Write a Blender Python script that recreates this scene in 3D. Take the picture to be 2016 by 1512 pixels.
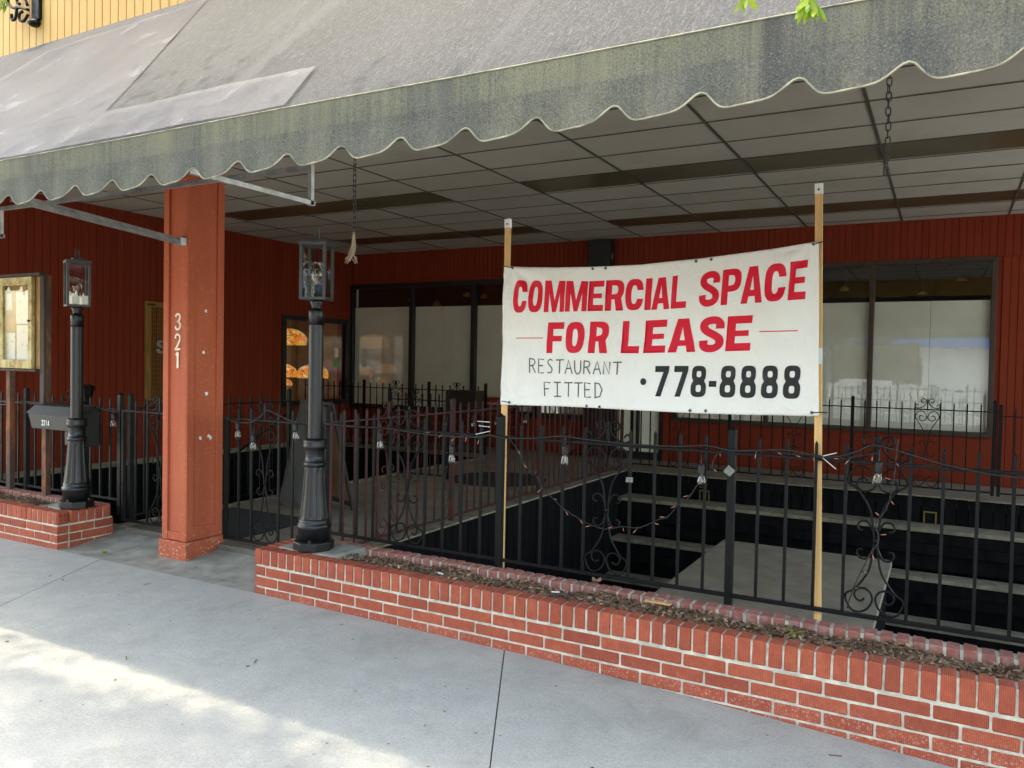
import bpy, bmesh, math, random
from mathutils import Vector, Matrix
from mathutils.geometry import tessellate_polygon
rnd = random.Random(7)
for o in list(bpy.data.objects): bpy.data.objects.remove(o)
S = bpy.context.scene
COL = S.collection
R = math.radians

# ------------------------------------------------------------------ camera, sky, sun, exposure
CAM = Vector((3.8871, -3.6762, 1.52))
_r = Vector((0.87685, 0.48039, 0.01867)); _d = Vector((0.02958, -0.01515, -0.99945)); _f = Vector((-0.47985, 0.87692, -0.0275))
cam = bpy.data.cameras.new('camera'); cam_o = bpy.data.objects.new('camera', cam); COL.objects.link(cam_o)
mw = Matrix.Identity(4)
for i in range(3):
    mw[i][0] = _r[i]; mw[i][1] = -_d[i]; mw[i][2] = -_f[i]; mw[i][3] = CAM[i]
cam_o.matrix_world = mw
cam.sensor_width = 36; cam.lens = 36 * 1560 / 2016; cam.clip_start = .05; cam.clip_end = 3000
S.camera = cam_o
SUN_TO = Vector((-1.05, -.09, 2.34)).normalized()
w = bpy.data.worlds.new('World'); S.world = w; w.use_nodes = True
nt = w.node_tree; bg = nt.nodes['Background']
sky = nt.nodes.new('ShaderNodeTexSky'); sky.sky_type = 'NISHITA'; sky.sun_disc = False
sky.sun_elevation = math.asin(SUN_TO.z); sky.sun_rotation = math.atan2(SUN_TO.x, SUN_TO.y)
sky.air_density = 1.0; sky.dust_density = 2.5; sky.ozone_density = .8
nt.links.new(sky.outputs[0], bg.inputs[0]); bg.inputs[1].default_value = .15
sl = bpy.data.lights.new('sun', 'SUN'); sl.energy = .5; sl.angle = R(.9); sl.color = (1, .95, .87)
so = bpy.data.objects.new('sun', sl); COL.objects.link(so); so.location = (-8, -3, 15)
so.rotation_euler = SUN_TO.to_track_quat('Z', 'Y').to_euler()
S.view_settings.view_transform = 'Standard'; S.view_settings.look = 'None'
S.view_settings.exposure = 3.0
S.view_settings.use_white_balance = True; S.view_settings.white_balance_temperature = 8000; S.view_settings.white_balance_tint = 5; S.view_settings.gamma = 1; S.view_settings.use_curve_mapping = False
S.cycles.use_denoising = True
S.cycles.max_bounces = 12; S.cycles.diffuse_bounces = 8; S.cycles.glossy_bounces = 3
S.cycles.transmission_bounces = 4; S.cycles.transparent_max_bounces = 12
S.cycles.caustics_reflective = False; S.cycles.caustics_refractive = False
S.cycles.sample_clamp_indirect = 6

# ------------------------------------------------------------------ material helpers
class NT:
    def __init__(s, name):
        s.m = bpy.data.materials.new(name); s.m.use_nodes = True
        s.t = s.m.node_tree; s.b = s.t.nodes['Principled BSDF']; s.out = s.t.nodes['Material Output']
    def n(s, typ, **kw):
        x = s.t.nodes.new('ShaderNode' + typ)
        for k, v in kw.items():
            if k.startswith('i_'): x.inputs[k[2:].replace('_', ' ')].default_value = v
            else: setattr(x, k, v)
        return x
    def l(s, a, b): s.t.links.new(a, b)
    def coord(s, scale=(1, 1, 1), kind='Object', rand=False):
        tc = s.n('TexCoord'); mp = s.n('Mapping'); mp.inputs['Scale'].default_value = scale
        s.l(tc.outputs[kind], mp.inputs['Vector'])
        if rand:
            oi = s.n('ObjectInfo'); mu = s.n('Math', operation='MULTIPLY'); mu.inputs[1].default_value = 37.
            s.l(oi.outputs['Random'], mu.inputs[0])
            cb = s.n('CombineXYZ'); s.l(mu.outputs[0], cb.inputs[0]); s.l(mu.outputs[0], cb.inputs[2])
            s.l(cb.outputs[0], mp.inputs['Location'])
        return mp.outputs[0]
    def world(s, scale=(1, 1, 1)):
        g = s.n('NewGeometry'); mp = s.n('Mapping'); mp.inputs['Scale'].default_value = scale
        s.l(g.outputs['Position'], mp.inputs['Vector']); return mp.outputs[0]
    def noise(s, vec, scale, detail=4, rough=.55, dist=0):
        x = s.n('TexNoise'); x.inputs['Scale'].default_value = scale; x.inputs['Detail'].default_value = detail
        x.inputs['Roughness'].default_value = rough; x.inputs['Distortion'].default_value = dist
        s.l(vec, x.inputs['Vector']); return x.outputs['Fac']
    def ramp(s, fac, stops):
        x = s.n('ValToRGB'); e = x.color_ramp.elements
        while len(e) < len(stops): e.new(.5)
        for el, (p, c) in zip(e, stops):
            el.position = p; el.color = (c, c, c, 1) if isinstance(c, (int, float)) else (*c, 1)
        s.l(fac, x.inputs[0]); return x.outputs[0]
    def mix(s, fac, a, b, typ='MIX'):
        x = s.n('Mix', data_type='RGBA', blend_type=typ)
        for sock, v in ((x.inputs[0], fac), (x.inputs[6], a), (x.inputs[7], b)):
            if hasattr(v, 'is_linked'): s.l(v, sock)
            elif isinstance(v, (int, float)): sock.default_value = v
            else: sock.default_value = (*v, 1)
        return x.outputs[2]
    def math(s, op, a, b=0, clamp=False):
        x = s.n('Math', operation=op); x.use_clamp = clamp
        for sock, v in ((x.inputs[0], a), (x.inputs[1], b)):
            if hasattr(v, 'is_linked'): s.l(v, sock)
            else: sock.default_value = v
        return x.outputs[0]
    def bump(s, h, strength=.3, dist=.01):
        x = s.n('Bump'); x.inputs['Strength'].default_value = strength; x.inputs['Distance'].default_value = dist
        s.l(h, x.inputs['Height']); s.l(x.outputs[0], s.b.inputs['Normal'])
    def base(s, c):
        if hasattr(c, 'is_linked'): s.l(c, s.b.inputs['Base Color'])
        else: s.b.inputs['Base Color'].default_value = (*c, 1)
    def rough(s, v):
        if hasattr(v, 'is_linked'): s.l(v, s.b.inputs['Roughness'])
        else: s.b.inputs['Roughness'].default_value = v

def sc(c, k): return tuple(min(1, x * k) for x in c)
def simple(name, col, rough=.6, metal=0, var=.2, scale=6, stretch=(1, 1, 1), bump=.15, bscale=60, bdist=.004, spec=.5, obj_var=0., rand=True):
    m = NT(name); v = m.coord(stretch, rand=rand)
    f = m.noise(v, scale); c = m.ramp(f, [(.3, sc(col, 1 - var)), (.7, sc(col, 1 + var))])
    if obj_var:
        oi = m.n('ObjectInfo'); mr = m.n('MapRange'); mr.inputs[3].default_value = 1 - obj_var; mr.inputs[4].default_value = 1 + obj_var
        m.l(oi.outputs['Random'], mr.inputs[0]); c = m.mix(1, c, mr.outputs[0], 'MULTIPLY')
    m.base(c); m.rough(rough); m.b.inputs['Metallic'].default_value = metal; m.b.inputs['Specular IOR Level'].default_value = spec
    if bump: m.bump(m.noise(v, bscale, 3), bump, bdist)
    return m.m

M = {}
def build_materials():
    # wire-cut red brick
    m = NT('red_brick'); v = m.coord(rand=True)
    oi = m.n('ObjectInfo')
    tone = m.ramp(oi.outputs['Random'], [(0, (.40, .080, .036)), (.3, (.50, .104, .046)), (.65, (.57, .13, .060)), (.85, (.53, .108, .05)), (1, (.44, .088, .044))])
    n1 = m.noise(v, 22, 5); c = m.mix(m.ramp(n1, [(.35, 0), (.75, .55)]), tone, (.22, .035, .022))
    wv = m.n('TexWave', wave_type='BANDS', bands_direction='X'); m.l(v, wv.inputs[0])
    wv.inputs['Scale'].default_value = 42; wv.inputs['Distortion'].default_value = 3.5; wv.inputs['Detail'].default_value = 3; wv.inputs['Detail Scale'].default_value = 4
    c = m.mix(m.ramp(wv.outputs['Fac'], [(.1, .55), (.45, 0)]), c, (.16, .028, .018))
    eff = m.noise(v, 85, 6, .75); wz = m.n('NewGeometry'); sx = m.n('SeparateXYZ'); m.l(wz.outputs['Position'], sx.inputs[0])
    low = m.ramp(sx.outputs[2], [(.0, 1), (.06, .0)])
    lv = m.math('MULTIPLY', m.ramp(eff, [(.55, 0), (.63, 1)]), m.math('ADD', m.math('MULTIPLY', low, .5), .03))
    c = m.mix(lv, c, (.62, .55, .5)); dz = m.math('MULTIPLY', m.ramp(m.noise(m.world(), 5, 5, .7), [(.5, 0), (.75, .4)]), 1.0); c = m.mix(dz, c, (.27, .065, .04)); m.base(c); m.rough(.85)
    h = m.math('ADD', m.math('MULTIPLY', wv.outputs['Fac'], .8), m.noise(v, 90, 3)); m.bump(h, .55, .003)
    M['brick'] = m.m
    m = NT('weathered_brick'); v = m.coord(rand=True); oi = m.n('ObjectInfo')
    tone = m.ramp(oi.outputs['Random'], [(0, (.30, .10, .075)), (.5, (.36, .12, .085)), (1, (.33, .085, .06))])
    c = m.mix(m.ramp(m.noise(v, 26, 6, .7), [(.45, 0), (.7, .7)]), tone, (.42, .30, .26)); m.base(c); m.rough(.9)
    m.bump(m.noise(v, 80, 4), .5, .004); M['brick_old'] = m.m
    M['mortar'] = simple('mortar', (.57, .52, .415), .95, var=.3, scale=18, bump=.6, bscale=120, bdist=.004, rand=False)
    # concrete
    m = NT('sidewalk_concrete'); v = m.world()
    big = m.noise(v, 1.1, 5, .6); mid = m.noise(v, 7, 6, .7); fine = m.noise(v, 100, 4, .75)
    c = m.ramp(big, [(.28, (.345, .343, .318)), (.5, (.465, .458, .418)), (.72, (.41, .40, .36))])
    c = m.mix(m.ramp(mid, [(.35, .45), (.65, 0)]), c, (.315, .315, .295))
    c = m.mix(m.ramp(fine, [(.36, .5), (.5, 0)]), c, (.26, .258, .25))
    c = m.mix(m.ramp(fine, [(.53, 0), (.68, .45)]), c, (.58, .57, .545))
    vo = m.n('TexVoronoi'); vo.inputs['Scale'].default_value = 7.5; m.l(v, vo.inputs['Vector'])
    c = m.mix(m.ramp(vo.outputs['Distance'], [(.045, .75), (.06, 0)]), c, (.13, .125, .115))
    sp = m.noise(v, 2.2, 6, .75, .6); c = m.mix(m.ramp(sp, [(.54, 0), (.70, .6)]), c, (.29, .282, .255))
    m.base(c); m.rough(.9); m.bump(m.math('ADD', m.math('MULTIPLY', fine, .8), mid), .35, .006); M['concrete'] = m.m
    M['pad'] = simple('pad_concrete', (.30, .29, .245), .92, var=.3, scale=7, bump=.5, bscale=150, bdist=.004, rand=False)
    M['joint'] = simple('joint_dirt', (.10, .09, .075), .95, var=.5, scale=30, rand=False)
    M['curb'] = simple('curb_concrete', (.4, .39, .37), .9, var=.2, scale=5, rand=False)
    M['pale_street'] = simple('pale_street', (.30, .295, .285), .9, var=.3, scale=3, bump=.6, bscale=140, bdist=.006, rand=False)  # unseen street made concrete pale to bounce light up under the awning
    # paints and metals
    m = NT('black_iron'); v = m.coord(rand=True)
    c = m.mix(m.ramp(m.noise(v, 14, 6, .7), [(.62, 0), (.72, .5)]), (.0035, .0036, .0038), (.035, .033, .030))
    m.base(c); m.rough(m.ramp(m.noise(v, 20, 3), [(.3, .38), (.7, .6)])); m.b.inputs['Specular IOR Level'].default_value = .22
    m.bump(m.noise(v, 55, 4), .25, .003); M['iron'] = m.m
    m = NT('red_brown_iron'); v = m.coord(rand=True)
    c = m.mix(m.ramp(m.noise(v, 5, 5, .7), [(.42, 0), (.6, 1)]), (.085, .010, .010), (.02, .016, .016))
    m.base(c); m.rough(.5); m.bump(m.noise(v, 55, 4), .25, .003); M['iron_red'] = m.m
    M['lamp_black'] = simple('lamp_black', (.006, .0063, .0072), .38, var=.3, scale=9, bump=.12, bscale=40, rand=False)
    M['lantern_grey'] = simple('lantern_grey', (.07, .072, .072), .5, metal=.3, var=.15, scale=9, bump=.05, rand=False)
    M['galv'] = simple('galvanised_steel', (.42, .43, .43), .42, metal=.75, var=.3, scale=12, bump=.1, rand=False)
    M['rust'] = NT('rusty_angle'); m = M['rust']; v = m.coord((1, 1, .5))
    c = m.ramp(m.noise(v, 9, 6, .7), [(.35, (.055, .04, .034)), (.5, (.10, .055, .035)), (.62, (.26, .085, .03)), (.75, (.14, .09, .07))])
    m.base(c); m.rough(.85); m.bump(m.noise(v, 60, 4), .4, .003); M['rust'] = m.m
    # red painted wall boards
    m = NT('red_wall_paint'); v = m.coord((1, 1, .15), rand=True); oi = m.n('ObjectInfo')
    c = m.ramp(oi.outputs['Random'], [(0, (.215, .030, .012)), (.5, (.23, .033, .0135)), (1, (.245, .036, .015))])
    c = m.mix(m.ramp(m.noise(v, 9, 5, .6), [(.4, 0), (.8, .35)]), c, (.16, .026, .014))
    v2 = m.world((1, 1, 1)); c = m.mix(m.ramp(m.noise(v2, 16, 2, .4), [(.80, 0), (.83, .8)]), c, (.5, .33, .25))
    m.base(c); m.rough(.7); m.b.inputs['Specular IOR Level'].default_value = .15; m.bump(m.noise(v, 60, 3), .15, .003); M['red_wall'] = m.m
    m = NT('column_paint'); v = m.coord((1, 1, .2))
    v1 = m.coord(); c = m.ramp(m.noise(v, 7, 5), [(.3, (.43, .092, .040)), (.7, (.49, .115, .053))])
    g = m.n('NewGeometry'); sx = m.n('SeparateXYZ'); m.l(g.outputs['Position'], sx.inputs[0])
    low = m.ramp(m.math('MULTIPLY', sx.outputs[2], 1.0), [(.02, 1), (.25, .12)])
    chip = m.math('MULTIPLY', m.ramp(m.noise(m.coord((1, 1, 2.2)), 30, 6, .75), [(.57, 0), (.61, 1)]), low)
    c = m.mix(chip, c, (.62, .56, .5)); vo = m.n('TexVoronoi'); vo.inputs['Scale'].default_value = 4.2; m.l(v1, vo.inputs['Vector'])
    c = m.mix(m.ramp(m.noise(m.coord((6, 6, .5)), 6, 5, .7), [(.6, 0), (.75, .35)]), c, (.30, .06, .03))
    m.base(c); m.rough(.65); m.b.inputs['Specular IOR Level'].default_value = .25; m.bump(m.math('ADD', m.noise(v, 40, 4), m.math('MULTIPLY', chip, -1)), .3, .003); M['column'] = m.m
    m = NT('yellow_siding'); v = m.coord((1, 1, .2), rand=True); c = m.ramp(m.noise(v, 8, 5), [(.3, (.50, .30, .085)), (.7, (.60, .385, .13))])
    m.base(c); m.rough(.7); m.bump(m.noise(v, 50, 3), .15, .003); M['yellow'] = m.m
    M['black_board'] = simple('black_board', (.007, .007, .0075), .8, var=.5, scale=9, stretch=(1, 1, .15), bump=.5, bscale=50, bdist=.006, spec=.06)
    M['tan_floor'] = simple('tan_floor_paint', (.235, .20, .145), .75, var=.25, scale=4, bump=.3, bscale=70, rand=False)
    M['tan_trim'] = simple('tan_trim', (.235, .20, .14), .8, var=.4, scale=8, rand=False)
    M['black_frame'] = simple('black_window_frame', (.006, .0055, .0055), .5, var=.3, scale=9)
    M['bronze_frame'] = simple('bronze_window_frame', (.06, .04, .028), .45, metal=.4, var=.25, scale=9)
    m = NT('ceiling_tile'); v = m.coord(rand=True); oi = m.n('ObjectInfo')
    c = m.ramp(oi.outputs['Random'], [(0, (.55, .53, .46)), (1, (.60, .58, .51))])
    c = m.mix(m.ramp(m.noise(v, 1.4, 4), [(.5, 0), (.75, .5)]), c, (.40, .36, .27)); m.base(c); m.rough(.95)
    m.bump(m.noise(v, 120, 2), .35, .003); M['tile'] = m.m
    M['tee'] = simple('grid_bar_metal', (.10, .09, .07), .6, var=.2, rand=False, bump=0)
    M['lens'] = simple('light_lens', (.115, .09, .045), .35, var=.12, scale=3, bump=.2, bscale=90, obj_var=.1)
    # awning canvas
    m = NT('awning_canvas'); v2 = m.world(); st = m.noise(m.world((7, 1, 1)), 14, 6, .85); big = m.noise(m.world((1.6, .5, .5)), 1.6, 5, .65)
    c = m.ramp(big, [(.3, (.017, .020, .024)), (.7, (.031, .035, .041))])
    c = m.mix(m.ramp(st, [(.52, 0), (.64, .85)]), c, (.09, .098, .11))
    c = m.mix(m.ramp(st, [(.38, .8), (.47, 0)]), c, (.010, .0115, .0135))
    sp = m.noise(v2, 120, 4, .85); c = m.mix(m.ramp(sp, [(.54, 0), (.63, .8)]), c, (.135, .145, .16))
    dr = m.noise(m.world((2.2, .12, .12)), 1.6, 4, .6); c = m.mix(m.ramp(dr, [(.55, 0), (.72, .35)]), c, (.10, .105, .11))
    m.base(c); m.rough(.85); m.bump(m.math('ADD', sp, m.math('MULTIPLY', st, .8)), .45, .004); M['canvas'] = m.m
    m = NT('awning_valance'); v2 = m.world(); g = m.n('NewGeometry'); sx = m.n('SeparateXYZ'); m.l(g.outputs['Position'], sx.inputs[0])
    st = m.noise(m.world((44, 1, 1.0)), 1.0, 7, .8); blot = m.noise(m.world((1.6, 1, .5)), 1.5, 5, .6, .4); sp = m.noise(v2, 170, 4, .85)
    c = m.ramp(m.noise(m.world((1.5, 1, 1.5)), 6, 5, .7), [(.3, (.040, .041, .042)), (.7, (.085, .085, .080))])
    up = m.ramp(m.math('SUBTRACT', sx.outputs[2], 2.43), [(.0, .42), (.008, .75), (.105, 1)])
    alg = m.math('MULTIPLY', m.ramp(m.math('ADD', m.math('MULTIPLY', st, .65), m.math('MULTIPLY', blot, .6)), [(.43, .0), (.74, 1)]), up)
    c = m.mix(m.math('MULTIPLY', alg, .85), c, (.225, .208, .118))
    c = m.mix(m.ramp(m.noise(m.world((3.2, 1, .25)), 1.3, 3, .5), [(.30, .8), (.43, 0)]), c, (.024, .025, .027))
    c = m.mix(m.math('MULTIPLY', m.ramp(sp, [(.51, 0), (.64, 1)]), .42), c, (.27, .265, .215))
    c = m.mix(m.ramp(sp, [(.36, .7), (.48, 0)]), c, (.024, .026, .028))
    m.base(c); m.rough(.85); m.bump(sp, .4, .003); M['valance'] = m.m
    M['piping'] = simple('edge_piping', (.27, .255, .18), .85, var=.55, scale=14, rand=False)
    # clear vinyl sheet
    m = NT('clear_vinyl'); v = m.world()
    tr = m.n('BsdfTransparent'); gl = m.n('BsdfPrincipled'); gl.inputs['Roughness'].default_value = .4; gl.inputs['Specular IOR Level'].default_value = .15
    c = m.ramp(m.noise(v, 2.2, 5, .6), [(.35, (.085, .097, .125)), (.7, (.110, .122, .150))]); m.l(c, gl.inputs['Base Color'])
    mx = m.n('MixShader'); m.l(m.ramp(m.noise(v, 3.3, 5), [(.3, .34), (.62, .52), (.7, .8)]), mx.inputs[0])
    m.l(tr.outputs[0], mx.inputs[1]); m.l(gl.outputs[0], mx.inputs[2]); m.l(mx.outputs[0], m.out.inputs[0]); M['vinyl'] = m.m
    # glass
    def glass(name, tint=(1, 1, 1), ior=1.5, boost=1.0, rough=.0, wav=0):
        m = NT(name); tr = m.n('BsdfTransparent'); tr.inputs[0].default_value = (*tint, 1)
        gl = m.n('BsdfGlossy'); gl.inputs['Roughness'].default_value = rough
        fr = m.n('Fresnel'); gg = m.n('NewGeometry'); m.l(m.math('ADD', m.math('MULTIPLY', gg.outputs['Backfacing'], 1 / ior - ior), ior), fr.inputs[0])
        fac = m.math('MULTIPLY', fr.outputs[0], boost, True); mx = m.n('MixShader')
        if wav:
            b = m.n('Bump'); b.inputs['Strength'].default_value = wav; b.inputs['Distance'].default_value = .01
            m.l(m.noise(m.coord(), 7, 2), b.inputs['Height']); m.l(b.outputs[0], gl.inputs['Normal'])
        m.l(fac, mx.inputs[0]); m.l(tr.outputs[0], mx.inputs[1]); m.l(gl.outputs[0], mx.inputs[2]); m.l(mx.outputs[0], m.out.inputs[0]); return m.m
    M['window_glass'] = glass('window_glass', (.98, .985, .97), 1.52, 3.4, .0, .02)
    M['lantern_glass'] = glass('lantern_glass', (.95, .96, .95), 1.5, 2.6, .0, .04)
    M['case_glass'] = glass('case_glass', (.97, .97, .95), 1.5, .8)
    M['bulb_glass'] = glass('bulb_glass', (.93, .92, .88), 1.5, 2.5, .05)
    M['paper'] = simple('window_paper', (.88, .88, .76), .8, var=.07, scale=2, bump=.1, bscale=8, bdist=.01)
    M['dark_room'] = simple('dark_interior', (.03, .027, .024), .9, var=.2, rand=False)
    M['warm_room'] = simple('warm_interior', (.40, .27, .14), .9, var=.2, rand=False)
    # banner
    m = NT('banner_vinyl'); v = m.world()
    c = m.ramp(m.noise(v, 3, 5, .65), [(.35, (.84, .82, .76)), (.62, (.80, .775, .70))])
    c = m.mix(m.ramp(m.noise(m.world((3, 1, 1)), 6, 6, .7), [(.62, 0), (.75, .35)]), c, (.60, .57, .48))
    m.base(c); m.rough(.42); m.bump(m.math('ADD', m.noise(m.world((1, 1, .6)), 9, 4, .6, .8), m.math('MULTIPLY', m.noise(v, 40, 3), .2)), .6, .02); M['banner'] = m.m
    def ink(name, col, col2, lo=.5, hi=.75):
        m = NT(name); v = m.world(); c = m.mix(m.ramp(m.noise(v, 11, 5, .7), [(lo, 0), (hi, .55)]), col, col2); m.base(c); m.rough(.45); m.b.inputs['Specular IOR Level'].default_value = .28; return m.m
    M['red_ink'] = ink('red_vinyl_letter', (.70, .006, .028), (.60, .010, .026), .6, .9)
    M['black_ink'] = ink('black_vinyl_letter', (.016, .018, .018), (.11, .07, .055))
    M['pen'] = ink('marker_pen', (.06, .055, .055), (.22, .21, .20), .4, .7)
    M['pine'] = simple('pine_stake', (.68, .40, .155), .65, var=.25, scale=14, stretch=(3, 3, .15), bump=.25, bscale=40, rand=False)
    M['white_tape'] = simple('white_tape', (.78, .77, .75), .5, var=.05, rand=False)
    M['clear_tape'] = simple('clear_tape', (.17, .165, .145), .25, var=.5, scale=60, rand=False)
    M['steel_dark'] = simple('dark_steel', (.08, .08, .08), .4, metal=.7, rand=False, bump=0)
    M['rubber'] = simple('black_rubber', (.012, .012, .012), .55, var=.2, rand=False, bump=0)
    M['filament'] = simple('brass_filament', (.5, .34, .14), .4, metal=.6, rand=False, bump=0)
    m = NT('orange_minibulb'); m.base((.55, .20, .13)); m.rough(.3); M['mini'] = m.m
    M['cream'] = simple('cream_numeral', (.78, .71, .55), .5, var=.15, scale=20, rand=False)
    M['grey_print'] = simple('grey_print', (.30, .29, .26), .7, rand=False, bump=0)
    M['old_gold_wood'] = simple('yellow_varnished_wood', (.30, .155, .035), .55, var=.3, scale=7, stretch=(2, 2, .3))
    m = NT('peeling_wood'); v = m.coord((1.5, 1.5, .7)); c = m.ramp(m.noise(v, 9, 6, .75), [(.35, (.30, .16, .07)), (.48, (.50, .40, .16)), (.6, (.62, .55, .30)), (.72, (.70, .66, .52))])
    m.base(c); m.rough(.7); m.bump(m.noise(v, 30, 4), .4, .004); M['peeling'] = m.m
    M['dark_wood'] = simple('dark_weathered_wood', (.055, .042, .034), .8, var=.4, scale=8, stretch=(2, 2, .3), rand=False)
    M['sill_wood'] = simple('grey_weathered_wood', (.16, .14, .11), .85, var=.35, scale=9, stretch=(.3, 2, 2), bump=.4, rand=False)
    m = NT('notice_paper'); v = m.coord((1, 1, 1)); n = m.noise(v, 26, 5, .7); c = m.mix(m.ramp(n, [(.58, 0), (.64, .75)]), (.74, .75, .74), (.25, .26, .25)); m.base(c); m.rough(.7); M['notice'] = m.m
    M['cork'] = simple('notice_backing', (.42, .25, .10), .8, var=.3, scale=9, rand=False)
    M['chalk'] = simple('chalkboard', (.045, .05, .042), .7, var=.25, scale=4, rand=False)
    M['kraft'] = simple('brown_board', (.36, .19, .085), .8, var=.15, scale=5, rand=False)
    M['mat_rubber'] = simple('rubber_mat', (.018, .018, .018), .95, var=.4, scale=40, bump=.8, bscale=200, bdist=.004, rand=False)
    M['cloth_grey'] = simple('grey_green_box', (.022, .024, .022), .55, var=.15, rand=False)
    # mulch
    m = NT('bark_mulch'); g = m.n('NewGeometry')
    c = m.ramp(g.outputs['Random Per Island'], [(0, (.085, .044, .024)), (.4, (.165, .09, .052)), (.75, (.25, .15, .092)), (.93, (.34, .23, .15)), (1, (.58, .40, .20))])
    m.base(c); m.rough(.9); m.bump(m.noise(m.world(), 120, 4), .4, .003); M['mulch'] = m.m
    M['soil'] = simple('soil', (.035, .024, .017), .95, var=.4, scale=40, bump=.8, bscale=90, rand=False)
    # foliage
    def leaf(name, c1, c2, tr=.45):
        m = NT(name); g = m.n('NewGeometry'); c = m.ramp(g.outputs['Random Per Island'], [(0, c1), (1, c2)])
        m.base(c); m.rough(.5); t = m.n('BsdfTranslucent'); m.l(m.mix(1, c, (1.0, 1.0, .55), 'MULTIPLY'), t.inputs[0]); mx = m.n('MixShader'); mx.inputs[0].default_value = tr
        m.l(m.b.outputs[0], mx.inputs[1]); m.l(t.outputs[0], mx.inputs[2]); m.l(mx.outputs[0], m.out.inputs[0]); return m.m
    M['leaf'] = leaf('tree_leaf', (.05, .11, .018), (.13, .20, .035))
    M['fresh_leaf'] = leaf('fresh_leaf', (.18, .36, .03), (.38, .46, .05), .5)
    M['dry_leaf'] = simple('dry_leaf', (.30, .17, .11), .8, var=.2, rand=False)
    M['bark'] = simple('tree_bark', (.11, .085, .065), .9, var=.35, scale=9, stretch=(1, 1, .3), bump=.8, bscale=20, bdist=.02, rand=False)
    # far side of the street
    M['white_stucco'] = simple('white_stucco', (.84, .83, .80), .9, var=.06, rand=False)
    M['blue_paint'] = simple('blue_paint', (.02, .16, .55), .6, var=.1, rand=False)
    M['dark_glass'] = simple('dark_shop_glass', (.12, .13, .14), .15, var=.1, rand=False, bump=0)
    M['tan_stucco'] = simple('tan_stucco', (.42, .33, .22), .9, var=.1, rand=False)
    # stained glass lamps
    m = NT('stained_glass'); v = m.coord(); br = m.n('TexBrick'); m.l(v, br.inputs[0])
    vo = m.n('TexVoronoi', feature='DISTANCE_TO_EDGE'); vo.inputs['Scale'].default_value = 13; m.l(v, vo.inputs['Vector'])
    cell = m.n('TexVoronoi'); cell.inputs['Scale'].default_value = 13; m.l(v, cell.inputs['Vector']); sp2 = m.n('SeparateColor'); m.l(cell.outputs['Color'], sp2.inputs[0])
    c = m.ramp(sp2.outputs[0], [(.1, (.9, .22, .03)), (.45, (1, .42, .07)), (.75, (1, .62, .18)), (.95, (.85, .72, .4))])
    lead = m.ramp(vo.outputs['Distance'], [(.025, 0), (.05, 1)]); c = m.mix(lead, (.02, .015, .01), c); m.base(c); m.rough(.3)
    m.l(c, m.b.inputs['Emission Color']); m.b.inputs['Emission Strength'].default_value = .075; M['tiffany'] = m.m
    M['brass'] = simple('brass', (.35, .24, .08), .35, metal=.8, rand=False, bump=0)
    M['sticker_green'] = simple('green_sticker', (.10, .42, .10), .6, var=.1, rand=False, bump=0)
    M['blue_cloth'] = simple('blue_bottle', (.12, .2, .5), .5, rand=False, bump=0)
    M['rope'] = simple('frayed_rope', (.52, .42, .30), .9, rand=False)
    M['hole'] = simple('brick_core_hole', (.02, .01, .008), .9, rand=False, bump=0)
    M['wicker'] = simple('dark_wicker', (.03, .02, .014), .7, var=.5, scale=40, rand=False)
build_materials()

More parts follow.
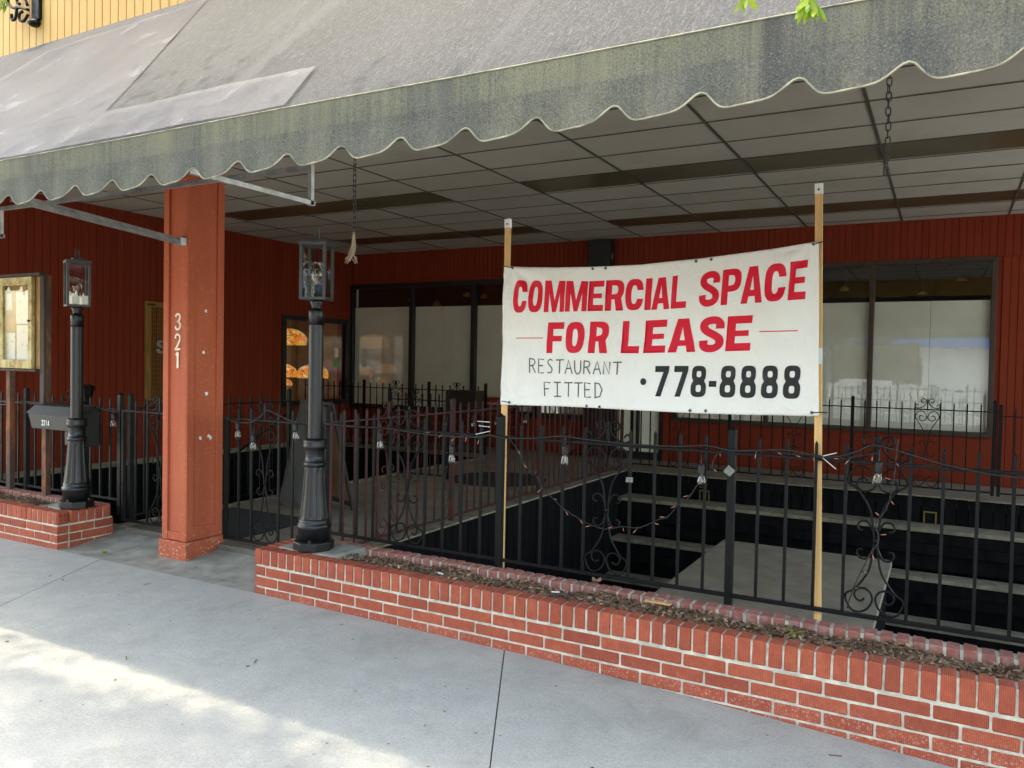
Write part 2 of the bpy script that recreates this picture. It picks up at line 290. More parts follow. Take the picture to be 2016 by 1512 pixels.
# ------------------------------------------------------------------ mesh helpers
class MB:
    def __init__(s): s.v = []; s.f = []
    def quadbox(s, p):                                            # 8 corners, bottom 4 then top 4 (ccw)
        n = len(s.v); s.v += [tuple(x) for x in p]
        for f in ((0, 3, 2, 1), (4, 5, 6, 7), (0, 1, 5, 4), (1, 2, 6, 5), (2, 3, 7, 6), (3, 0, 4, 7)): s.f.append(tuple(n + i for i in f))
        return s
    def box(s, a, b):
        (x0, y0, z0), (x1, y1, z1) = a, b
        return s.quadbox([(x0, y0, z0), (x1, y0, z0), (x1, y1, z0), (x0, y1, z0), (x0, y0, z1), (x1, y0, z1), (x1, y1, z1), (x0, y1, z1)])
    def tube(s, pts, r, k=6, caps=True, square=False):
        pts = [Vector(p) for p in pts]; n0 = len(s.v); rr = r if isinstance(r, (list, tuple)) else [r] * len(pts)
        up = Vector((0, 0, 1))
        t0 = (pts[1] - pts[0]).normalized()
        if abs(t0.z) > .9: up = Vector((0, 1, 0))
        nrm = t0.cross(up).normalized()
        for i, p in enumerate(pts):
            t = (pts[min(i + 1, len(pts) - 1)] - pts[max(i - 1, 0)]).normalized()
            nrm = (nrm - t * nrm.dot(t)); nrm = nrm.normalized() if nrm.length > 1e-6 else t.orthogonal().normalized()
            b = t.cross(nrm)
            for j in range(k):
                a = 2 * math.pi * (j + .5 * square) / k; q = p + (nrm * math.cos(a) + b * math.sin(a)) * rr[i]; s.v.append(tuple(q))
        for i in range(len(pts) - 1):
            for j in range(k):
                a = n0 + i * k + j; b2 = n0 + i * k + (j + 1) % k; s.f.append((a, b2, b2 + k, a + k))
        if caps:
            s.f.append(tuple(n0 + j for j in range(k))[::-1]); e = n0 + (len(pts) - 1) * k; s.f.append(tuple(e + j for j in range(k)))
        return s
    def lathe(s, prof, k=24, c=(0, 0), flute=None, oct=None):
        n0 = len(s.v)
        for (r, z) in prof:
            for j in range(k):
                a = 2 * math.pi * j / k; q = r
                if flute and flute[0] <= z <= flute[1]: q = r - flute[2] * (1 if j % 6 in (0, 1, 2) else 0)
                s.v.append((c[0] + q * math.cos(a), c[1] + q * math.sin(a), z))
        for i in range(len(prof) - 1):
            for j in range(k):
                a = n0 + i * k + j; b = n0 + i * k + (j + 1) % k; s.f.append((a, b, b + k, a + k))
        s.f.append(tuple(n0 + j for j in range(k))[::-1]); e = n0 + (len(prof) - 1) * k; s.f.append(tuple(e + j for j in range(k)))
        return s
    def sheet(s, rows):                                            # grid of points
        n0 = len(s.v); nc = len(rows[0])
        for r_ in rows: s.v += [tuple(p) for p in r_]
        for i in range(len(rows) - 1):
            for j in range(nc - 1):
                a = n0 + i * nc + j; s.f.append((a, a + 1, a + nc + 1, a + nc))
        return s
    def mesh(s, name, smooth=False):
        me = bpy.data.meshes.new(name); me.from_pydata(s.v, [], s.f); me.update()
        if smooth:
            for p in me.polygons: p.use_smooth = True
        return me
    def build(s, name, mat, parent=None, smooth=False, bevel=0, loc=None):
        me = s.mesh(name, smooth); me.materials.append(M[mat] if isinstance(mat, str) else mat)
        return place(name, me, parent, loc, bevel=bevel)
def place(name, me, parent=None, loc=None, rot=None, scale=None, bevel=0):
    o = bpy.data.objects.new(name, me); COL.objects.link(o)
    if parent: o.parent = parent
    if loc: o.location = loc
    if rot: o.rotation_euler = rot
    if scale: o.scale = scale
    if bevel:
        b = o.modifiers.new('bevel', 'BEVEL'); b.width = bevel; b.segments = 2; b.limit_method = 'ANGLE'
    return o
def shared(mb, name, mat, smooth=False):
    me = mb.mesh(name, smooth); me.materials.append(M[mat]); return me
def thing(name, label, cat, loc=(0, 0, 0), rz=0, group=None):
    o = bpy.data.objects.new(name, None); COL.objects.link(o); o.location = loc; o.rotation_euler = (0, 0, rz)
    o.empty_display_size = .1; return tag(o, label, cat, group)
def tag(o, label, cat, group=None, kind=None):
    o['label'] = label
    if cat: o['category'] = cat
    if group: o['group'] = group
    if kind: o['kind'] = kind
    return o
def struct(o, label=None):
    o['kind'] = 'structure'
    if label: o['label'] = label
    return o
def catmull(pts, n=6):
    pts = [Vector(p) for p in pts]; out = []
    P = [pts[0] * 2 - pts[1]] + pts + [pts[-1] * 2 - pts[-2]]
    for i in range(1, len(P) - 2):
        for k in range(n):
            t = k / n; a, b, c, d = P[i - 1], P[i], P[i + 1], P[i + 2]
            out.append(.5 * ((2 * b) + (c - a) * t + (2 * a - 5 * b + 4 * c - d) * t * t + (3 * b - a - 3 * c + d) * t ** 3))
    out.append(pts[-1]); return out
def lerp(a, b, t): return a + (b - a) * t
def interp(x, tab):
    for (x0, y0), (x1, y1) in zip(tab, tab[1:]):
        if x <= x1: return lerp(y0, y1, (x - x0) / (x1 - x0))
    return tab[-1][1]
def bevel_box_mesh(name, sx, sy, sz, bev, mat, jitter=0, seed=0):
    bm = bmesh.new(); bmesh.ops.create_cube(bm, size=1)
    for v in bm.verts: v.co = Vector((v.co.x * sx, v.co.y * sy, v.co.z * sz))
    bmesh.ops.bevel(bm, geom=bm.edges[:], offset=bev, segments=1, affect='EDGES')
    rr = random.Random(seed)
    if jitter:
        for v in bm.verts: v.co += Vector((rr.uniform(-1, 1), rr.uniform(-1, 1), rr.uniform(-1, 1))) * jitter
    me = bpy.data.meshes.new(name); bm.to_mesh(me); bm.free(); me.materials.append(M[mat]); return me

# ------------------------------------------------------------------ ground
def gz(x, y):
    z = -.01 * max(0, x) - .024 * max(0, x - 2) ** 1.3 if x < 6 else -.01 * x - .024 * 4 ** 1.3
    return z - .012 * max(0, -y)
g = MB().sheet([[(x, y, -.36 if abs(x) < 300 else -.36) for x in (-600, -60, -9, 9, 60, 600)] for y in (-600, -60, -4.9)])
struct(g.build('street', 'pale_street'))
struct(MB().sheet([[(x, y, -.14) for x in (7.5, 20, 80)] for y in (0, 20, 80)]).build('side_yard', 'curb'))
side = bpy.data.objects.new('sidewalk', None); COL.objects.link(side); struct(side)
def slab(x0, x1, y0, y1, skew, nx=18, ny=22):
    mb = MB(); rows = []
    for j in range(ny + 1):
        y = lerp(y0, y1, j / ny); rows.append([(lerp(x0, x1, i / nx) - skew * y, y, gz(lerp(x0, x1, i / nx) - skew * y, y)) for i in range(nx + 1)])
    mb.sheet(rows)
    edge = [rows[0][i] for i in range(nx + 1)] + [rows[j][-1] for j in range(1, ny + 1)] + [rows[-1][i] for i in range(nx - 1, -1, -1)] + [rows[j][0] for j in range(ny - 1, 0, -1)]
    n = len(mb.v); mb.v += edge + [(p[0], p[1], p[2] - .1) for p in edge]; k = len(edge)
    for i in range(k): mb.f.append((n + i, n + i + k, n + (i + 1) % k + k, n + (i + 1) % k))
    mb.build('slab', 'concrete', side)
for k in range(-4, 5):
    x0 = 1.86 + 3.44 * k
    slab(x0 + .0035, x0 + 3.44 - .0035, -4.6, -.004, .5)
    MB().sheet([[(x0 + dx - .5 * y, y, gz(x0 - .5 * y, y) - .006) for dx in (-.015, .015)] for y in [-4.6 + .2 * q for q in range(24)]]).build('joint_filler', 'joint', side)
MB().box((-18, -4.6, -.6), (20, .0, -.13)).build('joint_bed', 'soil', side)
cb = struct(MB().box((-18, -4.8, -.5), (20, -4.62, -.07)).build('kerb', 'curb', bevel=.015))
pd = MB().sheet([[(x, y, .004 * 0 + max(0, y - .12) * .12 - .002) for x in (-2.6, -2.06, -1.3, -.6, .15)] for y in (.0, .12, .3, .5, .66)])
struct(pd.build('entry_pad', 'pad'))
MB().box((-7.5, .0, -.6), (.2, .5, -.12)).build('pad_base', 'pad', side)
def wood_sill(x0, x1, label):
    o = MB().box((x0, .535, -.05), (x1, .66, .092)).build('threshold', 'sill_wood', bevel=.006); tag(o, label, 'threshold')
wood_sill(-.955, .12, 'grey weathered board threshold under the gate right of the column')
wood_sill(-2.06, -1.28, 'grey weathered board threshold under the gate left of the column')

# patio floors and pits
def board_face(parent, p0, p1, z0, z1, wdt, mat='black_board', th=.02, jit=.004, name='board'):
    p0 = Vector(p0); p1 = Vector(p1); L = (p1 - p0).length; d = (p1 - p0) / L; nrm = Vector((d.y, -d.x)); n = max(1, round(L / wdt)); wd = L / n
    cache = {}
    for i in range(n):
        key = i % 3
        if key not in cache: cache[key] = bevel_box_mesh(name, wd - .007, th, z1 - z0, .003, mat, .0005, key)
        c = p0 + d * (wd * (i + .5)) + nrm * (th / 2 + rnd.uniform(0, jit)); 
        place(name, cache[key], parent, (c.x, c.y, (z0 + z1) / 2), (0, 0, math.atan2(d.y, d.x)))
wk = struct(MB().box((-2.55, .6, -.12), (-.085, 7.05, 0)).build('walkway', 'tan_floor'))
MB().box((-.20, .6, -.0), (-.085, 7.05, .012)).build('edge_trim', 'tan_trim', wk)
MB().box((-2.55, .6, 0), (-2.46, 7.05, .012)).build('edge_trim', 'tan_trim', wk)
MB().box((-2.52, .62, -2.0), (-.115, 7.0, -.12)).build('wall_core', 'black_board', wk)
board_face(wk, (-.085, .62), (-.085, 7.05), -1.9, -.004, .13)
board_face(wk, (-2.55, 7.05), (-2.55, .62), -1.9, -.004, .13)
dk = struct(MB().box((-6.4, 7.08, -.12), (7.5, 8.5, 0)).build('back_deck', 'tan_floor'))
MB().box((-6.4, 7.10, -2.0), (7.5, 8.5, -.12)).build('deck_core', 'black_board', dk)
MB().box((-.08, 7.0, -.0), (7.5, 7.16, .014)).build('edge_trim', 'tan_trim', dk)
board_face(dk, (-.06, 7.07), (7.4, 7.07), -.33, -.004, .125)
board_face(dk, (-6.35, 7.07), (-2.6, 7.07), -1.9, -.004, .13)
struct(MB().box((-6.4, .5, -2.2), (7.5, 8.5, -1.9)).build('pit_floor', 'black_board'))
st = bpy.data.objects.new('steps', None); COL.objects.link(st); struct(st)
for yb_, yf_, z in ((7.07, 6.66, -.32), (6.72, 6.42, -.84), (6.46, 6.08, -1.3)):
    MB().box((-.06, yf_, z - .045), (7.4, yb_, z)).build('tread', 'tan_trim', st, bevel=.004)
    for i in range(2):
        MB().box((-.05, yf_ + .015 + .004 * i, z - .05 - .125 * (i + 1)), (7.4, yf_ + .05, z - .055 - .125 * i)).build('riser_board', 'black_board', st, bevel=.003)
    MB().box((-.05, yf_ + .12, z - .5), (7.4, yf_ + .16, z - .05)).build('riser_back', 'black_board', st)
pl = thing('platform', 'flat tan painted wooden platform in the dark pit behind the fence', 'platform', (2.69, 2.6, -.3))
MB().box((-.80, -1.9, -.06), (.80, 2.06, 0)).build('top', 'tan_floor', pl, bevel=.004)
MB().box((-.76, -1.85, -1.6), (.76, 2.0, -.061)).build('skirt', 'black_board', pl)
for x in (1.05, 3.77):
    f = thing('wall_vent', 'small brass framed vent on the black boards, %s of the two' % ('left' if x < 2 else 'right'), 'vent', (x, 7.03, -.23))
    MB().box((-.07, -.015, -.085), (-.055, .0, .04)).build('frame_side', 'brass', f); MB().box((.055, -.015, -.085), (.07, .0, .04)).build('frame_side', 'brass', f)
    MB().box((-.07, -.016, .041), (.07, .0, .055)).build('frame_top', 'brass', f); MB().box((-.054, -.006, -.085), (.054, .0, .04)).build('grille', 'black_board', f)

# ------------------------------------------------------------------ building
bl = thing('restaurant_building', 'red boarded restaurant front with a recessed patio and yellow upper siding', 'building')
ZC = 3.56; XL = -6.4; YB = 8.5
def boards(parent, axis, a0, a1, fixed, z0, z1, mat, wd=.105, th=.016, facing=1, name='board'):
    n = max(1, round((a1 - a0) / wd)); wdt = (a1 - a0) / n; cache = None
    cache = [bevel_box_mesh(name, wdt - .006, th, z1 - z0, .003, mat, .0004, k) for k in range(2)]
    for i in range(n):
        a = a0 + wdt * (i + .5); dz = 0
        if axis == 'x': place(name, cache[i % 2], parent, (a, fixed - th / 2, (z0 + z1) / 2))
        else: place(name, cache[i % 2], parent, (fixed + th / 2, a, (z0 + z1) / 2), (0, 0, math.pi / 2))
sw = MB()
sw.box((XL - .2, .3, -2), (XL, 6.7, 3.7)); sw.box((XL - .2, 6.7, 2.2), (XL, 8.5, 3.7)); sw.box((XL - .2, 6.7, -2), (XL, 8.5, .75)); sw.box((XL - .2, 8.32, .75), (XL, 8.5, 2.2))
sw = sw.build('side_wall', 'red_wall', bl)
boards(sw, 'y', .3, 6.62, XL, .02, ZC, 'red_wall'); boards(sw, 'y', 6.62, 8.42, XL, 2.29, ZC, 'red_wall'); boards(sw, 'y', 6.62, 8.42, XL, .02, .66, 'red_wall')
MB().box((XL, .3, -.06), (XL + .03, 8.4, .015)).build('base_trim', 'tan_trim', sw)
MB().box((XL - .0, .3, -2.0), (XL + .01, 7.1, -.065)).build('black_base', 'black_board', sw)
bw = MB()
bw.box((-6.45, YB, 2.97), (7.6, YB + .2, 3.7)); bw.box((-6.45, YB, 0), (-1.3, YB + .2, .64)); bw.box((.12, YB, 0), (4.44, YB + .2, .66)); bw.box((4.44, YB, 0), (7.6, YB + .2, 2.97)); bw.box((-1.3, YB, 0), (-.85, YB + .2, 2.97)); bw.box((-.03, YB, 0), (.12, YB + .2, 2.97))
bw = bw.build('back_wall', 'red_wall', bl)
boards(bw, 'x', -6.38, 7.5, YB, 3.02, ZC, 'red_wall', .088); boards(bw, 'x', 4.5, 7.5, YB, 0.02, 3.015, 'red_wall', .088)
MB().box((-6.38, YB - .018, .02), (-1.32, YB - .002, .60)).build('base_panel', 'red_wall', bw); MB().box((.16, YB - .018, .02), (4.46, YB - .002, .60)).build('base_panel', 'red_wall', bw)
# rooms behind the glass
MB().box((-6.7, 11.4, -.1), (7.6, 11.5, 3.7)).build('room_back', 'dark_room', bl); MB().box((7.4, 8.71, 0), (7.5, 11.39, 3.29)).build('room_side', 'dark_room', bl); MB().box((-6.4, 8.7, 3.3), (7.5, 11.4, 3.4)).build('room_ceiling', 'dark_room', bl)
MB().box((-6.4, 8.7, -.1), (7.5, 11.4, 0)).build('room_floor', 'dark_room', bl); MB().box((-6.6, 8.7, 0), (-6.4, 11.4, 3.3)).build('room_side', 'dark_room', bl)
def window(xs, z0, z1, paper_top, mat, fw, y=YB, top=None):
    """frame with mullions at xs; every gap is a pane with a paper sheet behind it"""
    wn = MB(); x0, x1 = xs[0], xs[-1]
    wn.box((x0 - fw, y - .05, z0 - fw), (x1 + fw, y + .06, z0)).box((x0 - fw, y - .05, z1), (x1 + fw, y + .06, z1 + fw))
    wn.box((x0 - fw, y - .052, z0 + .001), (x0, y + .06, z1 - .001)).box((x1, y - .052, z0 + .001), (x1 + fw, y + .06, z1 - .001))
    wn = wn.build('window', mat, bl, bevel=.004)
    for x in xs[1:-1]: MB().box((x - fw * .55, y - .055, z0 + .001), (x + fw * .55, y + .05, z1 - .001)).build('mullion', mat, wn, bevel=.004)
    for a, b in zip(xs, xs[1:]):
        a2 = a + (fw * .5 if a != x0 else 0) ; b2 = b - (fw * .5 if b != x1 else 0)
        MB().sheet([[(a2, y + .003, z0 + .001), (b2, y + .003, z0 + .001)], [(a2, y + .003, z1 - .001), (b2, y + .003, z1 - .001)]]).build('pane', 'window_glass', wn)
        n = max(1, round((b2 - a2) / .62)); 
        for i in range(n):
            l = (b2 - a2) / n; e = .004; zt = paper_top + rnd.uniform(-.004, .004)
            p = MB().sheet([[(a2 + l * i + e / 2 + (l - e) * s, y + .03 + .004 * math.sin(7 * s + i * 2 + t * 3), lerp(z0 + .005, zt, t)) for s in (0, .25, .5, .75, 1)] for t in (0, .33, .66, 1)]); p.build('paper', 'paper', wn, True)
        MB().box((a2 + .002, y + .045, paper_top - .03), (b2 - .002, y + .06, paper_top + .012)).build('paper_batten', 'bronze_frame', wn)
    return wn
window([-6.33, -4.93, -3.57, -2.3, -1.38], .66, 2.89, 2.525, 'black_frame', .085)
wr = window([.2, 1.55, 2.95, 4.38], .70, 2.965, 2.455, 'bronze_frame', .06)
# double door with papered panes between the window groups
dr = MB().box((-.85, YB - .06, 0), (-.80, YB + .05, 2.9)).box((-.08, YB - .06, 0), (-.03, YB + .05, 2.9)).box((-.795, YB - .06, 2.82), (-.085, YB + .05, 2.9)).box((-.795, YB - .05, 0), (-.085, YB + .05, .12)).build('door', 'black_frame', bl)
MB().box((-.46, YB - .055, .12), (-.42, YB + .04, 2.82)).build('stile', 'black_frame', dr)
MB().box((-.795, YB + .0, .121), (-.465, YB + .02, 2.4)).build('paper', 'paper', dr); MB().box((-.415, YB + .0, .121), (-.085, YB + .02, 2.4)).build('paper', 'paper', dr)
MB().box((-1.62, YB - .32, 0), (-1.30 + .02, YB - .03, .02)).build('pillar_foot', 'black_frame', bl)
pil = MB().box((-1.28, YB - .22, .02), (-.90, YB - .021, ZC - .03)).build('pillar', 'black_frame', bl, bevel=.006)
MB().box((-.895, YB - .16, 3.22), (-.89, YB - .14, 3.30)).build('switch', 'white_tape', pil)
# pendant lamps behind the glass
for i, (x, z) in enumerate(((-5.6, 2.72), (-5.0, 2.62), (-4.3, 2.78), (-3.9, 2.74), (-2.9, 2.76), (2.5, 2.7), (3.55, 2.62), (4.05, 2.8))):
    t = thing('pendant_lamp', 'small brass pendant lamp behind the glass of the %s window, %s' % ('black framed' if x < 0 else 'bronze framed', ['leftmost of five', 'second of five', 'third of five', 'fourth of five', 'rightmost of five', 'leftmost of three', 'middle one of three', 'rightmost of three'][i]), 'lamp', (x, 9.4, z))
    MB().lathe([(.02, .0), (.085, .0), (.06, .05), (.02, .09), (.012, .10)], 12).build('shade', 'brass', t, True); MB().tube([(0, 0, .09), (0, 0, 3.3 - z)], .006, 6).build('rod', 'steel_dark', t)

# display window with stained glass lamps in the side wall
dw = MB()
for a, b in (((6.62, .66), (8.42, .75)), ((6.62, 2.2), (8.42, 2.29)), ((6.62, .751), (6.71, 2.199)), ((8.32, .751), (8.42, 2.199))):
    dw.box((XL - .1, a[0], a[1]), (XL + .05, b[0], b[1]))
dw = dw.build('display_window', 'black_frame', bl, bevel=.004)
MB().sheet([[(XL - .016, 6.71, .751), (XL - .016, 8.32, .751)], [(XL - .016, 6.71, 2.199), (XL - .016, 8.32, 2.199)]]).build('pane', 'window_glass', dw)
MB().box((XL - .013, 8.02, 1.55), (XL - .011, 8.14, 1.74)).build('notice', 'notice', dw); MB().box((XL - .013, 8.01, 1.37), (XL - .011, 8.15, 1.50)).build('sticker', 'sticker_green', dw)
rm = MB().box((-8.0, 6.5, .6), (-7.95, 8.6, 2.4)).box((-8.0, 6.45, .6), (XL - .2, 6.5, 2.4)).box((-8.0, 8.6, .6), (XL - .2, 8.65, 2.4)).box((-8, 6.5, .55), (XL - .2, 8.6, .6)).box((-8, 6.5, 2.4), (XL - .2, 8.6, 2.45)).build('display_box', 'warm_room', dw)
def stained_lamp(y, x, z, r, hang, stand, n):
    t = thing('stained_glass_lamp', ('lit stained glass lamp in the display window, ' + n), 'lamp', (x, y, z))
    prof = [(r * math.sin(a), r * .62 * math.cos(a)) for a in [math.pi / 2 * k / 7 for k in range(7, -1, -1)]]; prof[-1] = (.012, r * .62)
    prof = [(r * .98, -r * .28)] + prof
    MB().lathe(prof, 24).build('shade', 'tiffany', t, True)
    if stand: MB().lathe([(.09, .601 - z), (.09, .63 - z), (.025, .66 - z), (.03, .75 - z), (.018, -.08), (.012, -r * .2)], 12).build('stand', 'brass', t, True)
    if hang: MB().tube([(0, 0, r * .6), (0, 0, 2.4 - z)], .006, 5).build('rod', 'steel_dark', t)
stained_lamp(7.25, -6.85, 1.86, .34, True, False, 'the one hanging from above')
stained_lamp(6.85, -6.8, 1.30, .22, False, True, 'cut by the left frame')
stained_lamp(7.35, -7.1, 1.24, .28, False, True, 'half hidden by the lamp post')
stained_lamp(7.05, -6.75, 1.05, .15, False, True, 'the smallest and lowest one')
stained_lamp(8.02, -6.95, 1.22, .30, False, True, 'rightmost one with a green rim')

# lattice door on the side wall
ld = thing('lattice_door', 'yellow wooden framed lattice panel on the red side wall, half behind the column', 'panel', (XL + .02, 3.89, .81))
MB().box((.0, 0, 0), (.035, .09, 1.5)).build('stile', 'old_gold_wood', ld, bevel=.004); MB().box((.0, .86, 0), (.035, .95, 1.5)).build('stile', 'old_gold_wood', ld, bevel=.004)
MB().box((.0, .091, 1.42), (.034, .859, 1.5)).build('rail', 'old_gold_wood', ld, bevel=.004); MB().box((.0, .091, 0), (.034, .859, .08)).build('rail', 'old_gold_wood', ld, bevel=.004)
sl_m = shared(MB().box((-.006, -.004, 0), (.006, .004, 1.34)), 'slat', 'old_gold_wood')
for i in range(24): place('slat', sl_m, ld, (.012, .11 + .0317 * i, .08))
sx_m = shared(MB().box((-.004, 0, -.003), (.004, .77, .003)), 'cross_slat', 'old_gold_wood')
for i in range(20): place('cross_slat', sx_m, ld, (.022, .09, .12 + .066 * i))
for z in (.02, 1.44): MB().box((.035, .02, z), (.042, .16, z + .03)).build('hinge', 'dark_wood', ld)

# yellow wall above the awning and header behind it
up = MB().box((-9, .30, 3.2), (9, .5, 6.2)).build('upper_wall', 'yellow', bl)
boards(up, 'x', -7.5, 2.2, .30, 3.95, 6.1, 'yellow', .098, .016)

# ceiling
ce = bpy.data.objects.new('ceiling', None); COL.objects.link(ce); struct(ce)
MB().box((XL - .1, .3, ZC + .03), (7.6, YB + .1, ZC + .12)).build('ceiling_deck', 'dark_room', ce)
xs = [-.43 + 1.243 * k for k in range(-5, 7)]; ys = [4.27 + .655 * k for k in range(-6, 7)]
xs = [XL] + [x for x in xs if XL + .1 < x < 7.4] + [7.5]; ys = [.3] + [y for y in ys if .4 < y < 8.4] + [YB]
tc = {}
for i in range(len(xs) - 1):
    for j in range(len(ys) - 1):
        a, b, c, d = xs[i], xs[i + 1], ys[j], ys[j + 1]; dark = (abs(c - 4.27) < .02 or abs(c - 6.89) < .02) and ((-5.5 < a < -1.8) or a > -.5)
        key = (round(b - a, 3), round(d - c, 3), dark)
        if key not in tc: tc[key] = bevel_box_mesh('light_panel' if dark else 'ceiling_tile', b - a - .022, d - c - .022, .016, .003, 'lens' if dark else 'tile')
        place('light_panel' if dark else 'ceiling_tile', tc[key], ce, ((a + b) / 2, (c + d) / 2, ZC + .010 + (.006 if dark else 0) + rnd.uniform(-.001, .002)), (rnd.uniform(-.002, .002), rnd.uniform(-.001, .001), 0))
for x in xs[1:-1]: MB().box((x - .012, .3, ZC - .003), (x + .012, YB - .02, ZC + .003)).build('grid_bar', 'tee', ce)
for y in ys[1:-1]: MB().box((XL + .02, y - .008, ZC - .0045), (7.48, y + .008, ZC - .0005)).build('grid_bar', 'tee', ce)

# ------------------------------------------------------------------ column
co = thing('porch_column', 'square rust red painted wooden column with the number 321', 'column', (-1.115, .415, 0))
MB().box((-.150, -.165, -.03), (.150, .195, .148)).build('plinth', 'column', co, bevel=.006)
MB().box((-.125, -.135, .15), (.125, .165, 3.2)).build('shaft', 'column', co)
for (a, b) in (((-.127, -.152, .151), (-.070, -.134, 3.19)), ((.070, -.152, .151), (.128, -.134, 3.19)), ((.124, -.150, .152), (.139, -.088, 3.19)), ((.124, .118, .152), (.139, .18, 3.19))):
    MB().box(a, b).build('corner_board', 'column', co, bevel=.003)
MB().box((-.069, -.150, .152), (.069, -.1345, .215)).build('panel_rail', 'column', co, bevel=.004); MB().box((.1245, -.087, .153), (.137, .117, .25)).build('panel_rail', 'column', co, bevel=.004)

# ------------------------------------------------------------------ flat lettering helpers (outlines in a unit box)
def se(cx, cy, rx, ry, n=2.6, k=28, a0=0, a1=360):
    out = []
    full = abs(a1 - a0) >= 360
    for i in range(k if full else k + 1):
        a = R(a0 + (a1 - a0) * i / k); c, s_ = math.cos(a), math.sin(a)
        out.append((cx + rx * math.copysign(abs(c) ** (2 / n), c), cy + ry * math.copysign(abs(s_) ** (2 / n), s_)))
    return out
def ribbon(pts, tx, ty, n=8):
    c = [Vector((p[0], p[1], 0)) for p in pts]; c = catmull(c, n) if n > 1 else c; L = []; Rr = []
    for i, p in enumerate(c):
        t = (c[min(i + 1, len(c) - 1)] - c[max(i - 1, 0)]).normalized(); nx, ny = -t.y, t.x
        L.append((p.x + nx * tx / 2, p.y + ny * ty / 2)); Rr.append((p.x - nx * tx / 2, p.y - ny * ty / 2))
    return L + Rr[::-1]
def glyph(ch, tx=.34, ty=.19):
    q = 1 - tx
    if ch == 'I': return [[(0, 0), (1, 0), (1, 1), (0, 1)]]
    if ch == '-': return [[(0, .33), (1, .33), (1, .52), (0, .52)]]
    if ch == 'L': return [[(0, 0), (1, 0), (1, ty), (tx, ty), (tx, 1), (0, 1)]]
    if ch == 'E': return [[(0, 0), (1, 0), (1, ty), (tx, ty), (tx, .42), (.9, .42), (.9, .58), (tx, .58), (tx, 1 - ty), (1, 1 - ty), (1, 1), (0, 1)]]
    if ch == 'F': return [[(0, 0), (tx, 0), (tx, .38), (.88, .38), (.88, .56), (tx, .56), (tx, 1 - ty), (1, 1 - ty), (1, 1), (0, 1)]]
    if ch == 'A': return [[(0, 0), (.31, 0), (.36, .19), (.64, .19), (.69, 0), (1, 0), (.70, 1), (.30, 1)], [(.41, .36), (.59, .36), (.5, .76)]]
    if ch == 'M': return [[(0, 0), (.23, 0), (.23, .62), (.41, 0), (.59, 0), (.77, .62), (.77, 0), (1, 0), (1, 1), (.69, 1), (.5, .36), (.31, 1), (0, 1)]]
    if ch == 'O': return [se(.5, .5, .5, .5, 2.8, 36), se(.5, .5, .5 - tx, .5 - ty, 2.6, 28)]
    if ch == 'C':
        o = se(.5, .5, .5, .5, 2.8, 34, 24, 336); i_ = se(.5, .5, .5 - tx, .5 - ty, 2.6, 28, 336, 24)
        return [[(1, .64)] + o[1:-1] + [(1, .36), (1 - tx, .36)] + i_[1:-1] + [(1 - tx, .64)]]
    if ch == 'S':
        return [ribbon([(.83, .66), (.82, .80), (.68, .90), (.42, .905), (.22, .84), (.18, .70), (.32, .585), (.62, .47), (.81, .36), (.83, .20), (.64, .10), (.36, .095), (.19, .18), (.17, .33)], tx, ty, 6)]
    if ch in 'PR':
        bowl = se(.52, .68, .48, .32, 2.6, 12, -90, 90); hole = [(tx, .53)] + se(.52, .68, .48 - tx * .95, .32 - ty + .02, 2.4, 8, -90, 90) + [(tx, .83)]
        if ch == 'P': return [[(0, 0), (tx, 0), (tx, .36)] + bowl + [(0, 1)], hole]
        return [[(0, 0), (tx, 0), (tx, .37), (.50, .37), (.60, .0), (1, 0), (.86, .40)] + bowl[5:] + [(0, 1)], hole]
    if ch == '7': return [[(0, .80), (.60, .80), (.12, 0), (.50, 0), (1, .84), (1, 1), (0, 1)]]
    if ch == '8':
        up = se(.5, .745, .45, .255, 3.0, 40); lo = se(.5, .265, .49, .265, 3.0, 40)
        right = [p for p in lo if p[0] > .5 and p[1] < .48]; right.sort(key=lambda p: p[1]); r2 = [p for p in up if p[0] > .5 and p[1] > .53]; r2.sort(key=lambda p: p[1])
        rt = [(.5, 0)] + right + [(.87, .505)] + r2 + [(.5, 1)]; lf = [(1 - x, y) for x, y in rt[1:-1]][::-1]
        return [rt + lf, se(.5, .735, .15, .10, 3, 16), se(.5, .275, .165, .115, 3, 16)]
def flat_mesh(loops, fn, cuts=None, depth=0):
    """fill loops (outer + holes) in 2d, cut them into small cells, then send every point through fn(u, v) -> xyz"""
    vs = [Vector((*p, 0)) for lp in loops for p in lp]; tri = tessellate_polygon([[Vector((*p, 0)) for p in lp] for lp in loops])
    bm = bmesh.new(); bv = [bm.verts.new(v) for v in vs]
    for t in tri:
        try: bm.faces.new([bv[i] for i in t])
        except ValueError: pass
    if cuts:
        for ax in (0, 1):
            lo = min(v.co[ax] for v in bm.verts); hi = max(v.co[ax] for v in bm.verts); k = math.ceil(lo / cuts[ax])
            while k * cuts[ax] < hi:
                co_ = Vector((0, 0, 0)); co_[ax] = k * cuts[ax]; no = Vector((0, 0, 0)); no[ax] = 1
                bmesh.ops.bisect_plane(bm, geom=bm.verts[:] + bm.edges[:] + bm.faces[:], plane_co=co_, plane_no=no); k += 1
    if depth:
        r_ = bmesh.ops.extrude_face_region(bm, geom=bm.faces[:]); 
        for e in r_['geom']:
            if isinstance(e, bmesh.types.BMVert): e.co.z -= depth
    for v in bm.verts: v.co = Vector(fn(v.co.x, v.co.y, v.co.z) if depth else fn(v.co.x, v.co.y))
    bmesh.ops.recalc_face_normals(bm, faces=bm.faces[:])
    me = bpy.data.meshes.new('glyph'); bm.to_mesh(me); bm.free(); return me

